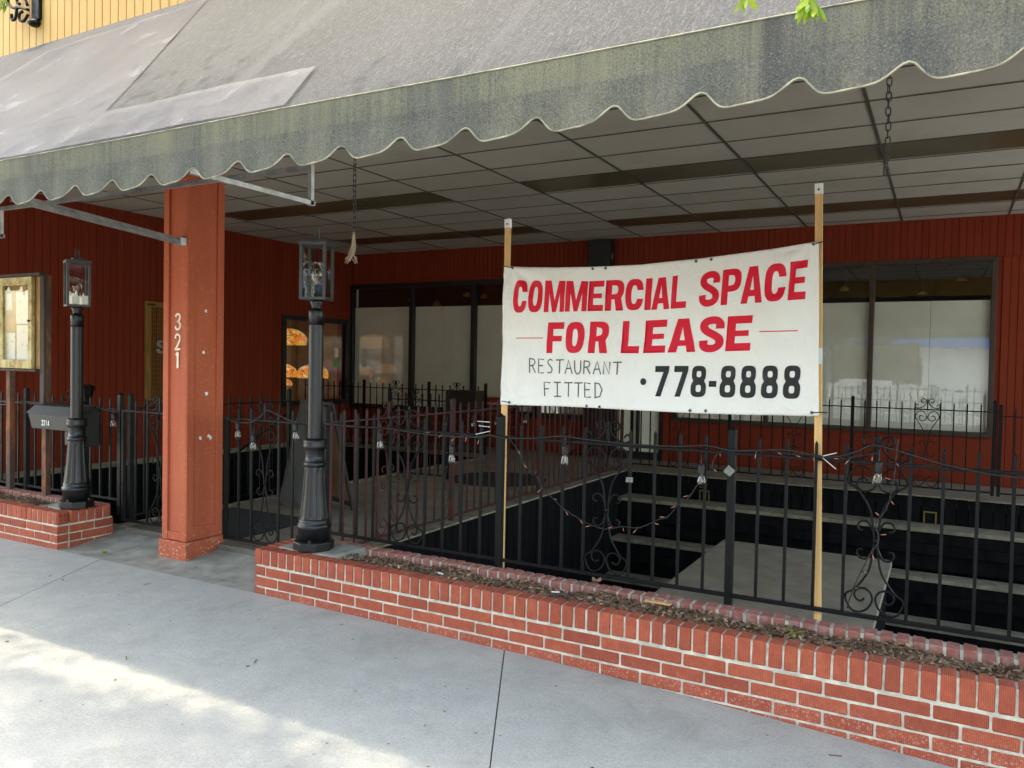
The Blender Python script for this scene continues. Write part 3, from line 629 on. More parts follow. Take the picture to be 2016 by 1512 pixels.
# house numerals on the column
NUM = {'3': [(.10, .80), (.25, .95), (.55, .99), (.82, .90), (.85, .72), (.66, .56), (.42, .53), (.70, .49), (.92, .32), (.84, .10), (.52, .01), (.20, .05), (.06, .22)],
       '2': [(.08, .72), (.15, .90), (.45, 1.0), (.80, .90), (.86, .68), (.62, .40), (.25, .14), (.08, .04), (.95, .05)],
       '1': [(.22, .82), (.50, .98), (.5, .5), (.5, .0)]}
for ch, z in (('3', 1.715), ('2', 1.565), ('1', 1.43)):
    wd = .062; hh = .115
    me = flat_mesh([ribbon(NUM[ch], .24 if ch != '1' else .30, .13, 5 if ch != '1' else 3)], lambda u, v, d: (.022 + (u - .5) * wd, -.1375 + d, z + v * hh), depth=.006)
    me.materials.append(M['cream']); place('numeral', me, co)
for p in ((.141, .02, 1.86), (.141, .03, 1.24), (.141, .055, .92), (.141, .07, .905), (.141, -.02, .91), (.141, .0, 1.55)):
    b = MB(); k = 7; pts = [(p[0], p[1] + .014 * math.cos(a) * rnd.uniform(.6, 1.2), p[2] + .018 * math.sin(a) * rnd.uniform(.6, 1.2)) for a in [2 * math.pi * i / k for i in range(k)]]
    pts = [(x - .0125, y, z) for x, y, z in pts]
    b.v = pts; b.f = [tuple(range(k))]; b.build('paint_chip', 'white_tape', co)
for y, n in ((3.86 - 3.89 + .2, 'S'), (.42, 'P')):
    me = flat_mesh(glyph(n, .3, .2), lambda u, v: (.038, y + u * .2, .74 + v * .2)); me.materials.append(M['grey_print']); place('letter', me, ld)

# ------------------------------------------------------------------ brick planters
BR = [bevel_box_mesh('brick', .199, .09, .056, .004, 'brick', .0012, k) for k in range(4)]
BH = [bevel_box_mesh('brick', .092, .09, .056, .004, 'brick', .0012, k) for k in range(2)]
def cap_mesh(mat, k, L=.10):
    bm = bmesh.new(); bmesh.ops.create_cube(bm, size=1)
    for v in bm.verts: v.co = Vector((v.co.x * .0575, v.co.y * L, v.co.z * .1))
    top = [e for e in bm.edges if all(v.co.z > 0 for v in e.verts) and abs(e.verts[0].co.y - e.verts[1].co.y) < 1e-5]
    bmesh.ops.bevel(bm, geom=bm.edges[:], offset=.004, segments=1, affect='EDGES')
    rr = random.Random(k)
    for v in bm.verts: v.co += Vector((rr.uniform(-1, 1), rr.uniform(-1, 1), rr.uniform(-1, 1))) * .0013
    me = bpy.data.meshes.new('cap_brick'); bm.to_mesh(me); bm.free(); me.materials.append(M[mat]); return me
CAP = [cap_mesh('brick', k) for k in range(4)]; CAPO = [cap_mesh('brick_old', k + 9) for k in range(4)]
def course_z(z, x): return z - .0085 * max(0, x) * min(1, max(0, (.30 - z) / .1 + .3))
def planter(x0, x1, label, left):
    t = thing('brick_planter', label, 'planter', (0, 0, 0), group='brick planters along the sidewalk')
    core = MB(); nseg = 12; i0 = .016
    for i in range(nseg):
        a, b = lerp(x0 + i0, x1 - i0, i / nseg), lerp(x0 + i0, x1 - i0, (i + 1) / nseg)
        for (y0, y1) in ((.006, .095), (.386, .470)):
            zt = lambda x: .186 - .0085 * max(0, x); core.quadbox([(a, y0, -.3), (b, y0, -.3), (b, y1, -.3), (a, y1, -.3), (a, y0, zt(a)), (b, y0, zt(b)), (b, y1, zt(b)), (a, y1, zt(a))])
        a, b = lerp(x0 + .03, x1 - (.07 if left else .03), i / nseg), lerp(x0 + .03, x1 - (.07 if left else .03), (i + 1) / nseg)
        for (y0, y1) in ((.005, .092), (.386, .470)):
            zt = lambda x: .2815 - .0035 * max(0, x); zb_ = lambda x: .184 - .0085 * max(0, x); core.quadbox([(a, y0, zb_(a)), (b, y0, zb_(b)), (b, y1, zb_(b)), (a, y1, zb_(a)), (a, y0, zt(a)), (b, y0, zt(b)), (b, y1, zt(b)), (a, y1, zt(a))])
    xe = x0 if not left else x1; sgn = -1 if left else 1
    core.box((min(xe + sgn * .008, xe + sgn * .09), .0965, -.3), (max(xe + sgn * .008, xe + sgn * .09), .385, .187)); core.box((min(xe + sgn * .010, xe + sgn * .088), .115, .187), (max(xe + sgn * .010, xe + sgn * .088), .44, .272))
    core.build('mortar', 'mortar', t)
    L = x1 - x0
    # stretcher courses, front and back
    for row, z in enumerate((.146, .0785, .011, -.056)):
        off = .096 if row % 2 == 0 else .201
        if left: off = -(L) % .21 if False else (.105 if row % 2 else 0)
        x = x0 - .21 + off if not left else x1 - .21 * 40 - off
        while x < x1 - .02:
            a = max(x, x0); b = min(x + .21, x1)
            if b - a > .03:
                wdt = b - a - .011; zz = course_z(z, (a + b) / 2)
                o = place('brick', BR[rnd.randrange(4)], t, ((a + b) / 2, .045 + rnd.uniform(-.0015, .0015), zz), (rnd.uniform(-.006, .006) + 0, rnd.uniform(-.004, .004), rnd.uniform(-.004, .004) + (math.pi if rnd.random() < .5 else 0)), (wdt / .199, 1, 1))
            x += .21
    # cap rows
    n = round(L / .0685); pw = L / n
    for i in range(n):
        x = x0 + pw * (i + .5); zt = .287 - .0035 * max(0, x); h = .098 + .004 * max(0, x)
        if left and i == n - 1:
            o = place('cap_brick', bevel_box_mesh('cap_brick', .055, .095, .096, .012, 'brick', .002, 3), t, (x - .012, .052, zt - .05))
            for hy in (.028, .066):
                for hz in (-.02, .02): MB().tube([(.0276, hy - .047, hz), (.0292, hy - .047, hz)], .006, 8).build('core_hole', 'hole', o)
            continue
        place('cap_brick', CAP[rnd.randrange(4)], t, (x + rnd.uniform(-.001, .001), .048 + rnd.uniform(-.002, .002), zt - h / 2), (rnd.uniform(-.01, .01), 0, rnd.uniform(-.01, .01)), (1.0 + rnd.uniform(-.03, .03), 1, h / .1))
        place('cap_brick', CAPO[rnd.randrange(4)], t, (x + .02 + rnd.uniform(-.002, .002), .430 + rnd.uniform(-.002, .002), zt - .047 + rnd.uniform(-.002, .003)), (0, 0, rnd.uniform(-.02, .02)), (.94 + rnd.uniform(-.03, .03), 1, .92))
    # end wall towards the entry
    for row, z in enumerate((.146, .0785, .011)):
        y = .095 if row % 2 == 0 else .2
        segs = [(.094, .2), (.2, .41), (.41, .474)] if row % 2 else [(.094, .305), (.305, .474)]
        for a, b in segs:
            place('brick', BR[rnd.randrange(4)], t, (xe + (-.045 if left else .045), (a + b) / 2, z), (0, 0, math.pi / 2), ((b - a - .011) / .199, 1, 1))
    for i in range(5):
        y = .128 + .0685 * i
        place('cap_brick', CAP[i % 4], t, (xe + (-.050 if left else .052), y + .012, .2385), (0, 0, math.pi / 2), (1, 1, .98))
    return t
PR = planter(0, 5.95, 'long red brick planter along the fence, under the banner', False)
PL = planter(-5.6, -2.115, 'short red brick planter left of the column with a chipped corner', True)
# concrete pads under the lamp posts
def pad(x0, x1, parent): MB().quadbox([(x0, .10, .2), (x1, .10, .2), (x1 + .02, .383, .2), (x0, .383, .2), (x0, .10, .292), (x1 - .05, .10, .292), (x1 - .02, .383, .296), (x0, .383, .296)]).build('lamp_pad', 'pad', parent, bevel=.008)
pad(.105, .62, PR); pad(-2.50, -2.215, PL)
def mulch(x0, x1, n, label, seed):
    r_ = random.Random(seed); mb = MB(); rows = []
    hf = lambda x, y: .262 - .0035 * max(0, x) + .018 * math.sin(x * 5.1 + 2) * math.sin(y * 20) + .012 * math.sin(x * 13 + y * 9) - .03 * max(0, (y - .3) / .09)
    for j in range(7):
        y = lerp(.09, .39, j / 6); rows.append([(lerp(x0, x1, i / 60), y, hf(lerp(x0, x1, i / 60), y) - .012) for i in range(61)])
    mb.sheet(rows)
    for _ in range(n):
        x = r_.uniform(x0, x1); y = r_.uniform(.094, .388); y = .24 + (y - .24) * 1.0; L = r_.uniform(.010, .034); W = L * r_.uniform(.25, .75); T = r_.uniform(.0015, .004)
        if r_.random() < .06: L, W = r_.uniform(.03, .06), .003
        k = 5; rot = Matrix.Rotation(r_.uniform(0, 6.28), 3, 'Z') @ Matrix.Rotation(r_.gauss(0, .45), 3, 'X') @ Matrix.Rotation(r_.gauss(0, .35), 3, 'Y')
        c = Vector((x, min(max(y, .10), .38), hf(x, y) + r_.uniform(-.004, .012))); n0 = len(mb.v); ang = sorted(r_.uniform(0, 6.28) for _ in range(k))
        ang = [2 * math.pi * i / k + r_.uniform(-.4, .4) for i in range(k)]
        for s_ in (T, -T):
            for a in ang: mb.v.append(tuple(c + rot @ Vector((L * .5 * math.cos(a), W * .5 * math.sin(a), s_ * .5 + .12 * L * math.cos(a) ** 2))))
        mb.f.append(tuple(n0 + i for i in range(k))); mb.f.append(tuple(n0 + k + i for i in range(k))[::-1])
        for i in range(k): mb.f.append((n0 + i, n0 + k + i, n0 + k + (i + 1) % k, n0 + (i + 1) % k))
    tag(mb.build('bark_mulch', 'mulch'), label, 'mulch', kind='stuff')
mulch(.55, 5.85, 9000, 'dark brown bark mulch filling the long planter', 3)
mulch(-5.5, -2.40, 3600, 'dark brown bark mulch filling the short planter', 4)
# mortar smears on the inside of the back row
sm = MB(); r_ = random.Random(5)
for i in range(150):
    x = lerp(.6, 5.8, i / 149) + r_.uniform(-.02, .02); zt = .25 - .0035 * x; w_ = r_.uniform(.012, .04); h_ = r_.uniform(.01, .028)
    sm.quadbox([(x - w_, .372, zt - .06), (x + w_, .372, zt - .06), (x + w_, .39, zt - .06), (x - w_, .39, zt - .06), (x - w_ * .5, .3765, zt - .03 + h_), (x + w_ * .6, .3765, zt - .03 + h_ * .8), (x + w_ * .6, .39, zt - .03 + h_), (x - w_ * .5, .39, zt - .03 + h_)])
sm.build('mortar_smear', 'mortar', PR)['kind'] = 'stuff'
# little things lying in and on the planter
def leaf_blade(mb, base, d, L, W, up=Vector((0, 0, 1)), bend=.2):
    d = d.normalized(); sd = d.cross(up).normalized(); n0 = len(mb.v); nn = sd.cross(d)
    prof = [(0, .05), (.25, .75), (.5, 1), (.75, .7), (1, .03)]
    for t, w_ in prof:
        c = base + d * L * t - nn * (-bend * L * t * t)
        mb.v += [tuple(c - sd * W * w_ * .5), tuple(c + sd * W * w_ * .5)]
    for i in range(4): mb.f.append((n0 + 2 * i, n0 + 2 * i + 1, n0 + 2 * i + 3, n0 + 2 * i + 2))
sd_ = thing('seedling', 'tiny green seedling sprouting from the mulch near the banner stake', 'plant', (3.31, .155, .262))
b = MB(); 
for a in (.3, 2.9, 4.4): leaf_blade(b, Vector((0, 0, .03)), Vector((math.cos(a), math.sin(a), .45)), .05, .024, bend=-.25)
b.build('leaves', 'fresh_leaf', sd_); MB().tube([(0, 0, -.02), (0, 0, .032)], .0018, 5).build('stem', 'fresh_leaf', sd_)
dl = MB(); 
for a in (.2, 1.3, 2.5, 3.9, 5.1): leaf_blade(dl, Vector((2.2, .435, .292)), Vector((math.cos(a), math.sin(a), .35)), .045, .03, bend=.2)
tag(dl.build('dry_leaf', 'dry_leaf'), 'curled dry brown leaf on the back edge of the long planter', 'leaf')
ch_ = MB().quadbox([(2.52, .335, .262), (2.66, .335, .262), (2.66, .36, .262), (2.52, .36, .262), (2.52, .335, .272), (2.66, .335, .272), (2.66, .36, .272), (2.52, .36, .272)])
tag(ch_.build('wood_chip', 'pine'), 'pale flat splinter of wood lying on the mulch of the long planter', 'splinter')
for p, r0, lab in (((2.06, .2, .275), .4, 'white cigarette butt lying on the mulch left of the banner centre'), ((1.33, .17, .278), -.3, 'small white cigarette butt on the mulch below the first fence post')):
    o = MB().tube([(-.022, 0, 0), (.022, 0, 0)], .004, 8).build('cigarette_butt', 'white_tape'); o.location = p; o.rotation_euler = (0, 0, r0); tag(o, lab, 'cigarette butt')
lt = MB(); r_ = random.Random(12)
for i in range(34):
    x = r_.uniform(-1.6, 3.6); y = r_.uniform(-2.2, -.08) if i < 29 else r_.uniform(.05, .3); 
    if i >= 29: x = r_.uniform(-1.9, -.1)
    z = gz(x, y) + .002 if y < 0 else max(0, y - .12) * .12 + .001; a = r_.uniform(0, 3.14); L = r_.uniform(.003, .009) if i % 7 else r_.uniform(.02, .035); W = L * .35 if i % 7 else .0018
    d = Vector((math.cos(a), math.sin(a), 0)); s_ = Vector((-d.y, d.x, 0)); c = Vector((x, y, z)); n0 = len(lt.v)
    lt.quadbox([c - d * L - s_ * W, c + d * L - s_ * W, c + d * L + s_ * W, c - d * L + s_ * W] + [p + Vector((0, 0, .003)) for p in (c - d * L - s_ * W, c + d * L - s_ * W, c + d * L + s_ * W, c - d * L + s_ * W)])
tag(lt.build('litter', 'mulch'), 'bits of twig and bark scattered over the concrete sidewalk', 'litter', kind='stuff')
cl = MB(); 
for a in (0, 1.1, 2.0, 3.0, 4.2, 5.3): leaf_blade(cl, Vector((-1.33 - .35, .10, .008)), Vector((math.cos(a), math.sin(a), .5)), .032, .022, bend=.3)
tag(cl.build('green_leaf', 'fresh_leaf'), 'crumpled green leaf on the entry concrete beside the short planter', 'leaf')

# ------------------------------------------------------------------ lamp posts
def lamp_post(cx, cy, zb, label, rz=0.0, lrz=0.0):
    t = thing('lamp_post', label, 'lamp post', (cx, cy, zb), rz, 'lamp posts on the planters')
    MB().lathe([(0.1304, 0), (0.1304, .052), (0.1185, .06), (0.0158, .061)], 8).build('foot_plate', 'lamp_black', t, bevel=.004)
    prof = [(0.1011, .055), (0.0995, .13), (0.1043, .135), (0.1082, .15), (0.1043, .165), (0.0980, .17), (0.0964, .182), (0.0968, .20)]
    MB().lathe(prof, 32).build('base_ring', 'lamp_black', t, True)
    MB().lathe([(0.0932, .19), (0.0924, .215), (0.0774, .35), (0.0664, .50), (0.0632, .535), (0.0616, .54)], 60, flute=(.21, .51, .005)).build('fluted_base', 'lamp_black', t)
    MB().lathe([(0.0616, .53), (0.0679, .535), (0.0711, .548), (0.0679, .562), (0.0616, .566), (0.0600, .60), (0.0616, .64), (0.0648, .645), (0.0743, .655), (0.0758, .672), (0.0711, .682), (0.0743, .692), (0.0711, .705), (0.0585, .712), (0.0490, .716)], 32).build('neck_ring', 'lamp_black', t, True)
    MB().lathe([(0.0458, .70), (0.0458, 1.46)], 48, flute=(.72, 1.45, .0028)).build('pole', 'lamp_black', t)
    MB().lathe([(0.0482, 1.44), (0.0482, 1.53), (0.0458, 1.535), (0.0316, 1.54), (0.0300, 1.56), (0.0411, 1.585), (0.0395, 1.6), (0.0158, 1.61)], 32).build('collar', 'lamp_black', t, True)
    for a in (.4, 2.0, 3.6, 5.2): MB().tube([(.108 * math.cos(a), .108 * math.sin(a), .055), (.108 * math.cos(a), .108 * math.sin(a), .075)], .011, 6).build('bolt', 'lamp_black', t)
    # lantern
    h = .085; z0, z1 = 1.60, 1.945
    ln = MB().box((-h, -h, z0), (h, h, z0 + .018)).build('lantern', 'lantern_grey', t, bevel=.002); ln.rotation_euler = (0, 0, lrz)
    for sx in (-1, 1):
        for sy in (-1, 1): MB().box((sx * h - (.018 if sx > 0 else 0), sy * h - (.018 if sy > 0 else 0), z0 + .0185), (sx * h + (.018 if sx < 0 else 0), sy * h + (.018 if sy < 0 else 0), z1 - .001)).build('corner_bar', 'lantern_grey', ln)
    MB().box((-h - .006, -h - .006, z1), (h + .006, h + .006, z1 + .022)).build('roof', 'lantern_grey', ln, bevel=.003); MB().box((-.04, -.04, z1 + .022), (.04, .04, z1 + .045)).build('roof_cap', 'lantern_grey', ln, bevel=.002)
    MB().tube([(-.012, 0, z1 + .044), (-.012, 0, z1 + .115), (.012, 0, z1 + .115), (.012, 0, z1 + .044)], .005, 6).build('finial', 'lantern_grey', ln)
    for k in range(4):
        c_, s_ = (1, 0, -1, 0)[k], (0, 1, 0, -1)[k]; q = h - .018; e = h - .008
        P4 = [(-q * c_ + e * s_, -q * s_ - e * c_), (q * c_ + e * s_, q * s_ - e * c_)]
        MB().sheet([[(*P4[0], z0 + .019), (*P4[1], z0 + .019)], [(*P4[0], z1 - .001), (*P4[1], z1 - .001)]]).build('glass_pane', 'lantern_glass', ln)
    MB().lathe([(.016, z0 + .018), (.016, z0 + .09), (.013, z0 + .095)], 12).build('candle', 'lamp_black', ln, True)
    MB().lathe([(.012, z0 + .09), (.014, z0 + .11), (.032, z0 + .14), (.036, z0 + .165), (.028, z0 + .19), (.008, z0 + .2)], 16).build('bulb', 'bulb_glass', ln, True)
    MB().tube([(0, 0, z0 + .095), (-.012, 0, z0 + .15), (0, 0, z0 + .17), (.012, 0, z0 + .15), (0, 0, z0 + .1)], .0015, 4).build('filament', 'filament', ln)
    return t
lamp_post(.335, .185, .293, 'black lamp post with a glass lantern at the end of the long planter', R(2), R(21))
lamp_post(-2.205, .21, .295, 'black lamp post with a glass lantern on the short planter by the mailboxes', R(-3), R(68))

# ------------------------------------------------------------------ iron fences, gates and railings
PICK = {}
def picket(h, wd, mat):
    k = (round(h, 3), wd, mat)
    if k not in PICK:
        w_ = wd / 2; mb = MB(); tip = min(.022, wd * 1.2); mb.box((-w_, -w_, 0), (w_, w_, h - tip)); n0 = len(mb.v)
        mb.v += [(-w_, -w_, h - tip), (w_, -w_, h - tip), (w_, w_, h - tip), (-w_, w_, h - tip), (0, 0, h)]
        mb.f.pop(1); mb.f += [(n0, n0 + 1, n0 + 4), (n0 + 1, n0 + 2, n0 + 4), (n0 + 2, n0 + 3, n0 + 4), (n0 + 3, n0, n0 + 4)]
        PICK[k] = shared(mb, 'bar', mat)
    return PICK[k]
SCR = {}
def scroll_pts(zb, zt):
    H = zt - zb; zm = (zb + zt) / 2
    half = [(.006, zm), (.012, zm + .06), (.030, lerp(zm, zt, .42)), (.085, lerp(zm, zt, .66)), (.124, zt - .095), (.124, zt - .060), (.098, zt - .018), (.062, zt - .012), (.026, zt - .035), (.007, zt - .080), (.022, zt - .118), (.058, zt - .130), (.086, zt - .108), (.082, zt - .078), (.060, zt - .066), (.042, zt - .080)]
    cs = [(.006, zm + .012), (.012, zm + .045), (.035, zm + .088), (.066, zm + .090), (.082, zm + .068), (.072, zm + .048), (.058, zm + .050)]
    return half, cs, zm
def scroll(zb, zt, mat):
    k = (round(zb, 3), round(zt, 3), mat)
    if k in SCR: return SCR[k]
    half, cs, zm = scroll_pts(zb, zt); mb = MB()
    for sx in (-1, 1):
        for sz in (1, -1):
            for base in (half, cs):
                pts = [(sx * x, 0.003 * sx * sz, z if sz > 0 else 2 * zm - z) for x, z in base]; mb.tube(catmull(pts, 5), .0056, 5)
    mb.tube([(0, 0, zm - .014), (0, 0, zm + .014)], .013, 8)
    SCR[k] = shared(mb, 'scroll', mat, True); return SCR[k]
def finial(zt, mat):
    k = ('f', round(zt, 3), mat)
    if k in SCR: return SCR[k]
    mb = MB(); half = [(.098, zt + .040), (.112, zt + .058), (.128, zt + .050), (.130, zt + .026), (.108, zt + .012), (.070, zt + .018), (.036, zt + .045), (.014, zt + .085), (.020, zt + .115), (.046, zt + .128), (.068, zt + .112), (.066, zt + .088), (.046, zt + .080), (.036, zt + .092)]
    for sx in (-1, 1): mb.tube(catmull([(sx * x, 0, z) for x, z in half], 5), .0056, 5)
    SCR[k] = shared(mb, 'finial_scroll', mat, True); return SCR[k]
def fence(name, label, cat, p0, p1, n, zb, zt, posts=(), orn=(), mat='iron', over=.09, bar=.0145, post=.038, post_over=.14, zpost=None, stiles=False, group=None, skip=()):
    p0 = Vector(p0); p1 = Vector(p1); d = p1 - p0; L = d.length; t = thing(name, label, cat, (p0.x, p0.y, 0), math.atan2(d.y, d.x), group); s_ = L / n
    MB().box((0, -.014, zt - .010), (L, .014, zt + .004)).build('top_rail', mat, t, bevel=.002); MB().box((0, -.014, zb - .012), (L, .014, zb + .006)).build('bottom_rail', mat, t, bevel=.002)
    for i in range(n + 1):
        x = s_ * i
        if i in skip: continue
        if i in posts:
            place('post', picket(zt + post_over - (zpost if zpost is not None else zb - .04), post, mat), t, (x, 0, zpost if zpost is not None else zb - .04))
        elif i in orn:
            place('scroll', scroll(zb + .004, zt - .012, mat), t, (x, 0, 0)); place('finial_scroll', finial(zt, mat), t, (x, 0, 0)); place('short_bar', picket(over + .045, bar, mat), t, (x, 0, zt + .004))
        elif stiles and i in (0, n): MB().box((x - .013, -.0145, zb - .013), (x + .013, .0145, zt + .006)).build('stile', mat, t)
        else: place('bar', picket(zt + over - zb + .004, bar, mat), t, (x + rnd.uniform(-.002, .002), 0, zb - .004), (rnd.uniform(-.004, .004), rnd.uniform(-.003, .003), 0))
    return t
fence('iron_fence', 'black wrought iron fence with scroll panels behind the long planter', 'fence', (.145, .5), (5.695, .5), 40, .322, 1.07, (0, 10, 20, 30, 40), (5, 15, 25, 35), zpost=.20)
fence('iron_fence', 'black wrought iron fence behind the short planter, holding the mailboxes', 'fence', (-4.86, .5), (-2.07, .5), 21, .325, 1.072, (1, 11, 21), (6, 16), zpost=.20)
fence('iron_gate', 'black iron gate between the column and the long planter', 'gate', (-.83, .5), (.105, .5), 7, .165, 1.065, (), (3,), stiles=True)
fence('iron_gate', 'black iron gate between the short planter and the column', 'gate', (-2.03, .5), (-1.28, .5), 5, .165, 1.065, (), (3,), stiles=True)
fence('iron_railing', 'red brown iron railing along the walkway edge above the pit', 'railing', (-.15, .75), (-.15, 7.0), 45, .065, 1.045, (0, 13, 26, 39, 45), (6, 20, 32), 'iron_red')
fence('iron_railing', 'black iron railing on the walkway side towards the red side wall', 'railing', (-2.50, .9), (-2.50, 2.85), 14, .08, 1.045, (0, 14), (3,), 'iron')
fence('iron_railing', 'black iron railing in front of the papered windows at the back left', 'railing', (-6.3, 7.13), (-2.5, 7.13), 28, .08, 1.045, (3, 10, 20, 28), (7, 15, 24), 'iron')
fence('iron_railing', 'black iron railing in front of the bronze framed window at the back', 'railing', (-.05, 7.13), (4.40, 7.13), 32, .10, 1.045, (0, 10, 21, 32), (5, 16, 27), 'iron')
fence('iron_railing', 'black iron railing at the far right beside the red boarded wall', 'railing', (4.46, 7.13), (7.2, 7.13), 19, .10, 1.0, (0, 10, 19), (5,), 'iron')
fence('iron_railing', 'dark iron railing across the walkway end by the wicker basket', 'railing', (-2.45, 4.6), (-1.55, 4.6), 7, .08, 1.02, (0, 7), (3,), 'iron')
hr = thing('stair_handrail', 'sloping black iron handrail over the dark stairwell on the left', 'handrail', (-4.2, 3.3, 0))
MB().tube([(0, 0, .08), (0, 1.35, .79)], .016, 6).build('rail', 'iron', hr)
for i in range(6): MB().tube([(0, .1 + .22 * i, -1.9), (0, .1 + .22 * i, .13 + .1157 * i)], .008, 4).build('bar', 'iron', hr)

# ------------------------------------------------------------------ festoon and mini lights on the fence
def festoon(label, cable, bulbs, sag=.035):
    t = thing('string_lights', label, 'string lights')
    mb = MB().tube(catmull(cable, 5), .0048, 6); mb.build('cable', 'rubber', t, True)
    for (x, y, z, tilt) in bulbs:
        so_ = MB().lathe([(.010, .052), (.017, .05), (.018, .028), (.016, .004), (.0165, .0)], 14).build('socket', 'rubber', t, True, loc=(x, y, z)); so_.rotation_euler = (tilt, tilt * .6, 0)
        MB().tube([(0, 0, .05), (0, .004, .075), (-.004, .015, .10)], .0035, 5).build('drop_wire', 'rubber', so_)
        MB().lathe([(.004, -.072), (.016, -.066), (.0235, -.050), (.0235, -.036), (.017, -.012), (.0135, .001)], 16).build('bulb', 'bulb_glass', so_, True)
        MB().tube([(0, 0, .0), (.007, 0, -.02), (-.006, 0, -.032), (.006, 0, -.044), (0, 0, -.05)], .0016, 4).build('filament', 'filament', so_)
y_ = .468
cab = [(.16, y_, 1.075), (.40, y_, 1.068), (.685, y_, 1.072), (.95, y_, 1.055), (1.2, y_, 1.050), (1.38, y_, 1.058), (1.48, y_ - .005, 1.075), (1.60, y_ - .01, 1.065), (1.80, y_, 1.078), (1.95, y_, 1.098), (2.10, y_, 1.09), (2.37, y_, 1.080), (2.62, y_, 1.085), (2.80, y_, 1.10), (2.915, y_ - .012, 1.085), (3.05, y_, 1.092), (3.19, y_, 1.105), (3.40, y_, 1.085), (3.52, y_, 1.12), (3.60, y_, 1.155), (3.75, y_, 1.122), (3.95, y_, 1.075), (4.20, y_, 1.05), (4.6, y_, 1.06), (5.6, y_, 1.08)]
festoon('black festoon cable with clear bulbs along the fence under the banner', cab, [(.645, .462, .995, .05), (1.206, .462, .945, 0), (1.977, .462, .995, .04), (2.77, .462, .95, -.08), (3.616, .46, 1.03, .12), (.10, .462, 1.00, 0), (4.75, .462, .98, 0)])
festoon('black festoon cable with clear bulbs looped over the gate beside the column', [(-.83, y_, 1.075), (-.70, y_, 1.04), (-.55, y_, 1.045), (-.46, y_, 1.08), (-.38, y_, 1.14), (-.30, y_, 1.12), (-.15, y_, 1.08), (.0, y_, 1.07), (.14, y_, 1.072)], [(-.668, .462, .985, 0), (-.512, .462, .91, -.05), (-.097, .462, 1.01, .03)])
festoon('black festoon cable with clear bulbs on the fence behind the short planter', [(-4.8, y_, 1.06), (-3.8, y_, 1.04), (-3.6, y_, 1.06), (-3.3, y_, 1.085), (-2.9, y_, 1.07), (-2.5, y_, 1.09), (-2.2, y_, 1.06), (-2.06, y_, 1.05)], [(-3.591, .462, .92, 0), (-2.11, .462, .985, -.1)])
for k, (x, y, z) in enumerate(((-.2, 2.9, .86), (-.2, 3.4, .95), (-.2, 3.75, .93), (-2.44, 2.2, .60))): pass
festoon('festoon cable with small bulbs on the red brown walkway railing', [(-.185, 2.4, 1.05), (-.185, 3.0, 1.02), (-.185, 3.7, 1.03), (-.185, 4.8, 1.05)], [(-.19, 3.0, .93, 0), (-.19, 3.45, .92, 0), (-.19, 4.1, .90, 0)])
def minis(label, pts, every=2):
    t = thing('mini_lights', label, 'fairy lights'); P = catmull([(x, y_ - .002, z) for x, z in pts], 6)
    mb = MB(); mb.tube(P, .0026, 5); mb.tube([p + Vector((.003 * math.sin(i * 1.9), -.004 * math.cos(i * 1.9), .004 * math.sin(i * 2.3))) for i, p in enumerate(P)], .0022, 4); mb.build('wire', 'rubber', t, True)
    r_ = random.Random(len(pts)); acc = 0
    for i in range(2, len(P) - 1):
        acc += (P[i] - P[i - 1]).length
        if acc > .085:
            acc = 0; d = Vector((r_.uniform(-1, 1), r_.uniform(-.5, -.1), r_.uniform(-1.1, .5))).normalized()
            so_ = MB().tube([P[i], P[i] + d * .018], .0036, 6).build('socket', 'rubber', t); MB().tube([P[i] + d * .018, P[i] + d * .034, P[i] + d * .042], [.0024, .002, .0007], 6).build('bulb', 'mini', t)
gar = [(1.609, 1.084), (1.623, 1.047), (1.684, .983), (1.706, .925), (1.8, .851), (1.843, .777), (1.917, .725), (1.967, .686), (2.071, .635), (2.157, .605), (2.242, .594), (2.338, .618), (2.427, .623), (2.498, .655), (2.551, .685), (2.591, .70), (2.649, .769), (2.707, .819), (2.758, .901), (2.81, .958), (2.845, 1.051), (2.9, 1.09)]
minis('orange tipped fairy lights hanging in a garland under the banner', gar)
minis('orange tipped fairy lights dangling down the scroll right of the stake', [(3.70, 1.19), (3.694, 1.138), (3.689, 1.027), (3.676, .932), (3.656, .852), (3.615, .778), (3.629, .702), (3.584, .609), (3.532, .479), (3.499, .359)])
minis('orange tipped fairy lights wound along the top rail near the right stake', [(2.93, 1.085), (3.05, 1.09), (3.12, 1.10), (3.2, 1.085), (3.3, 1.09), (3.36, 1.08), (3.46, 1.08), (3.53, 1.10), (3.62, 1.12)])
minis('orange tipped fairy lights along the rail left of the first banner stake', [(.95, 1.05), (1.05, 1.07), (1.16, 1.06), (1.24, 1.05), (1.30, 1.065), (1.40, 1.055), (1.46, 1.07)])
t = thing('mini_lights', 'orange tipped fairy lights hanging down the red brown railing post', 'fairy lights')
P = catmull([(-.185, 2.52, 1.0), (-.19, 2.50, .8), (-.188, 2.55, .6), (-.19, 2.5, .4), (-.188, 2.56, .25), (-.19, 2.5, .08)], 6); MB().tube(P, .003, 5).build('wire', 'rubber', t)
for i in range(2, 30, 4): MB().tube([P[i], P[i] + Vector((-.005, -.03 if i % 8 else .03, -.012))], [.003, .0012], 5).build('bulb', 'mini', t)
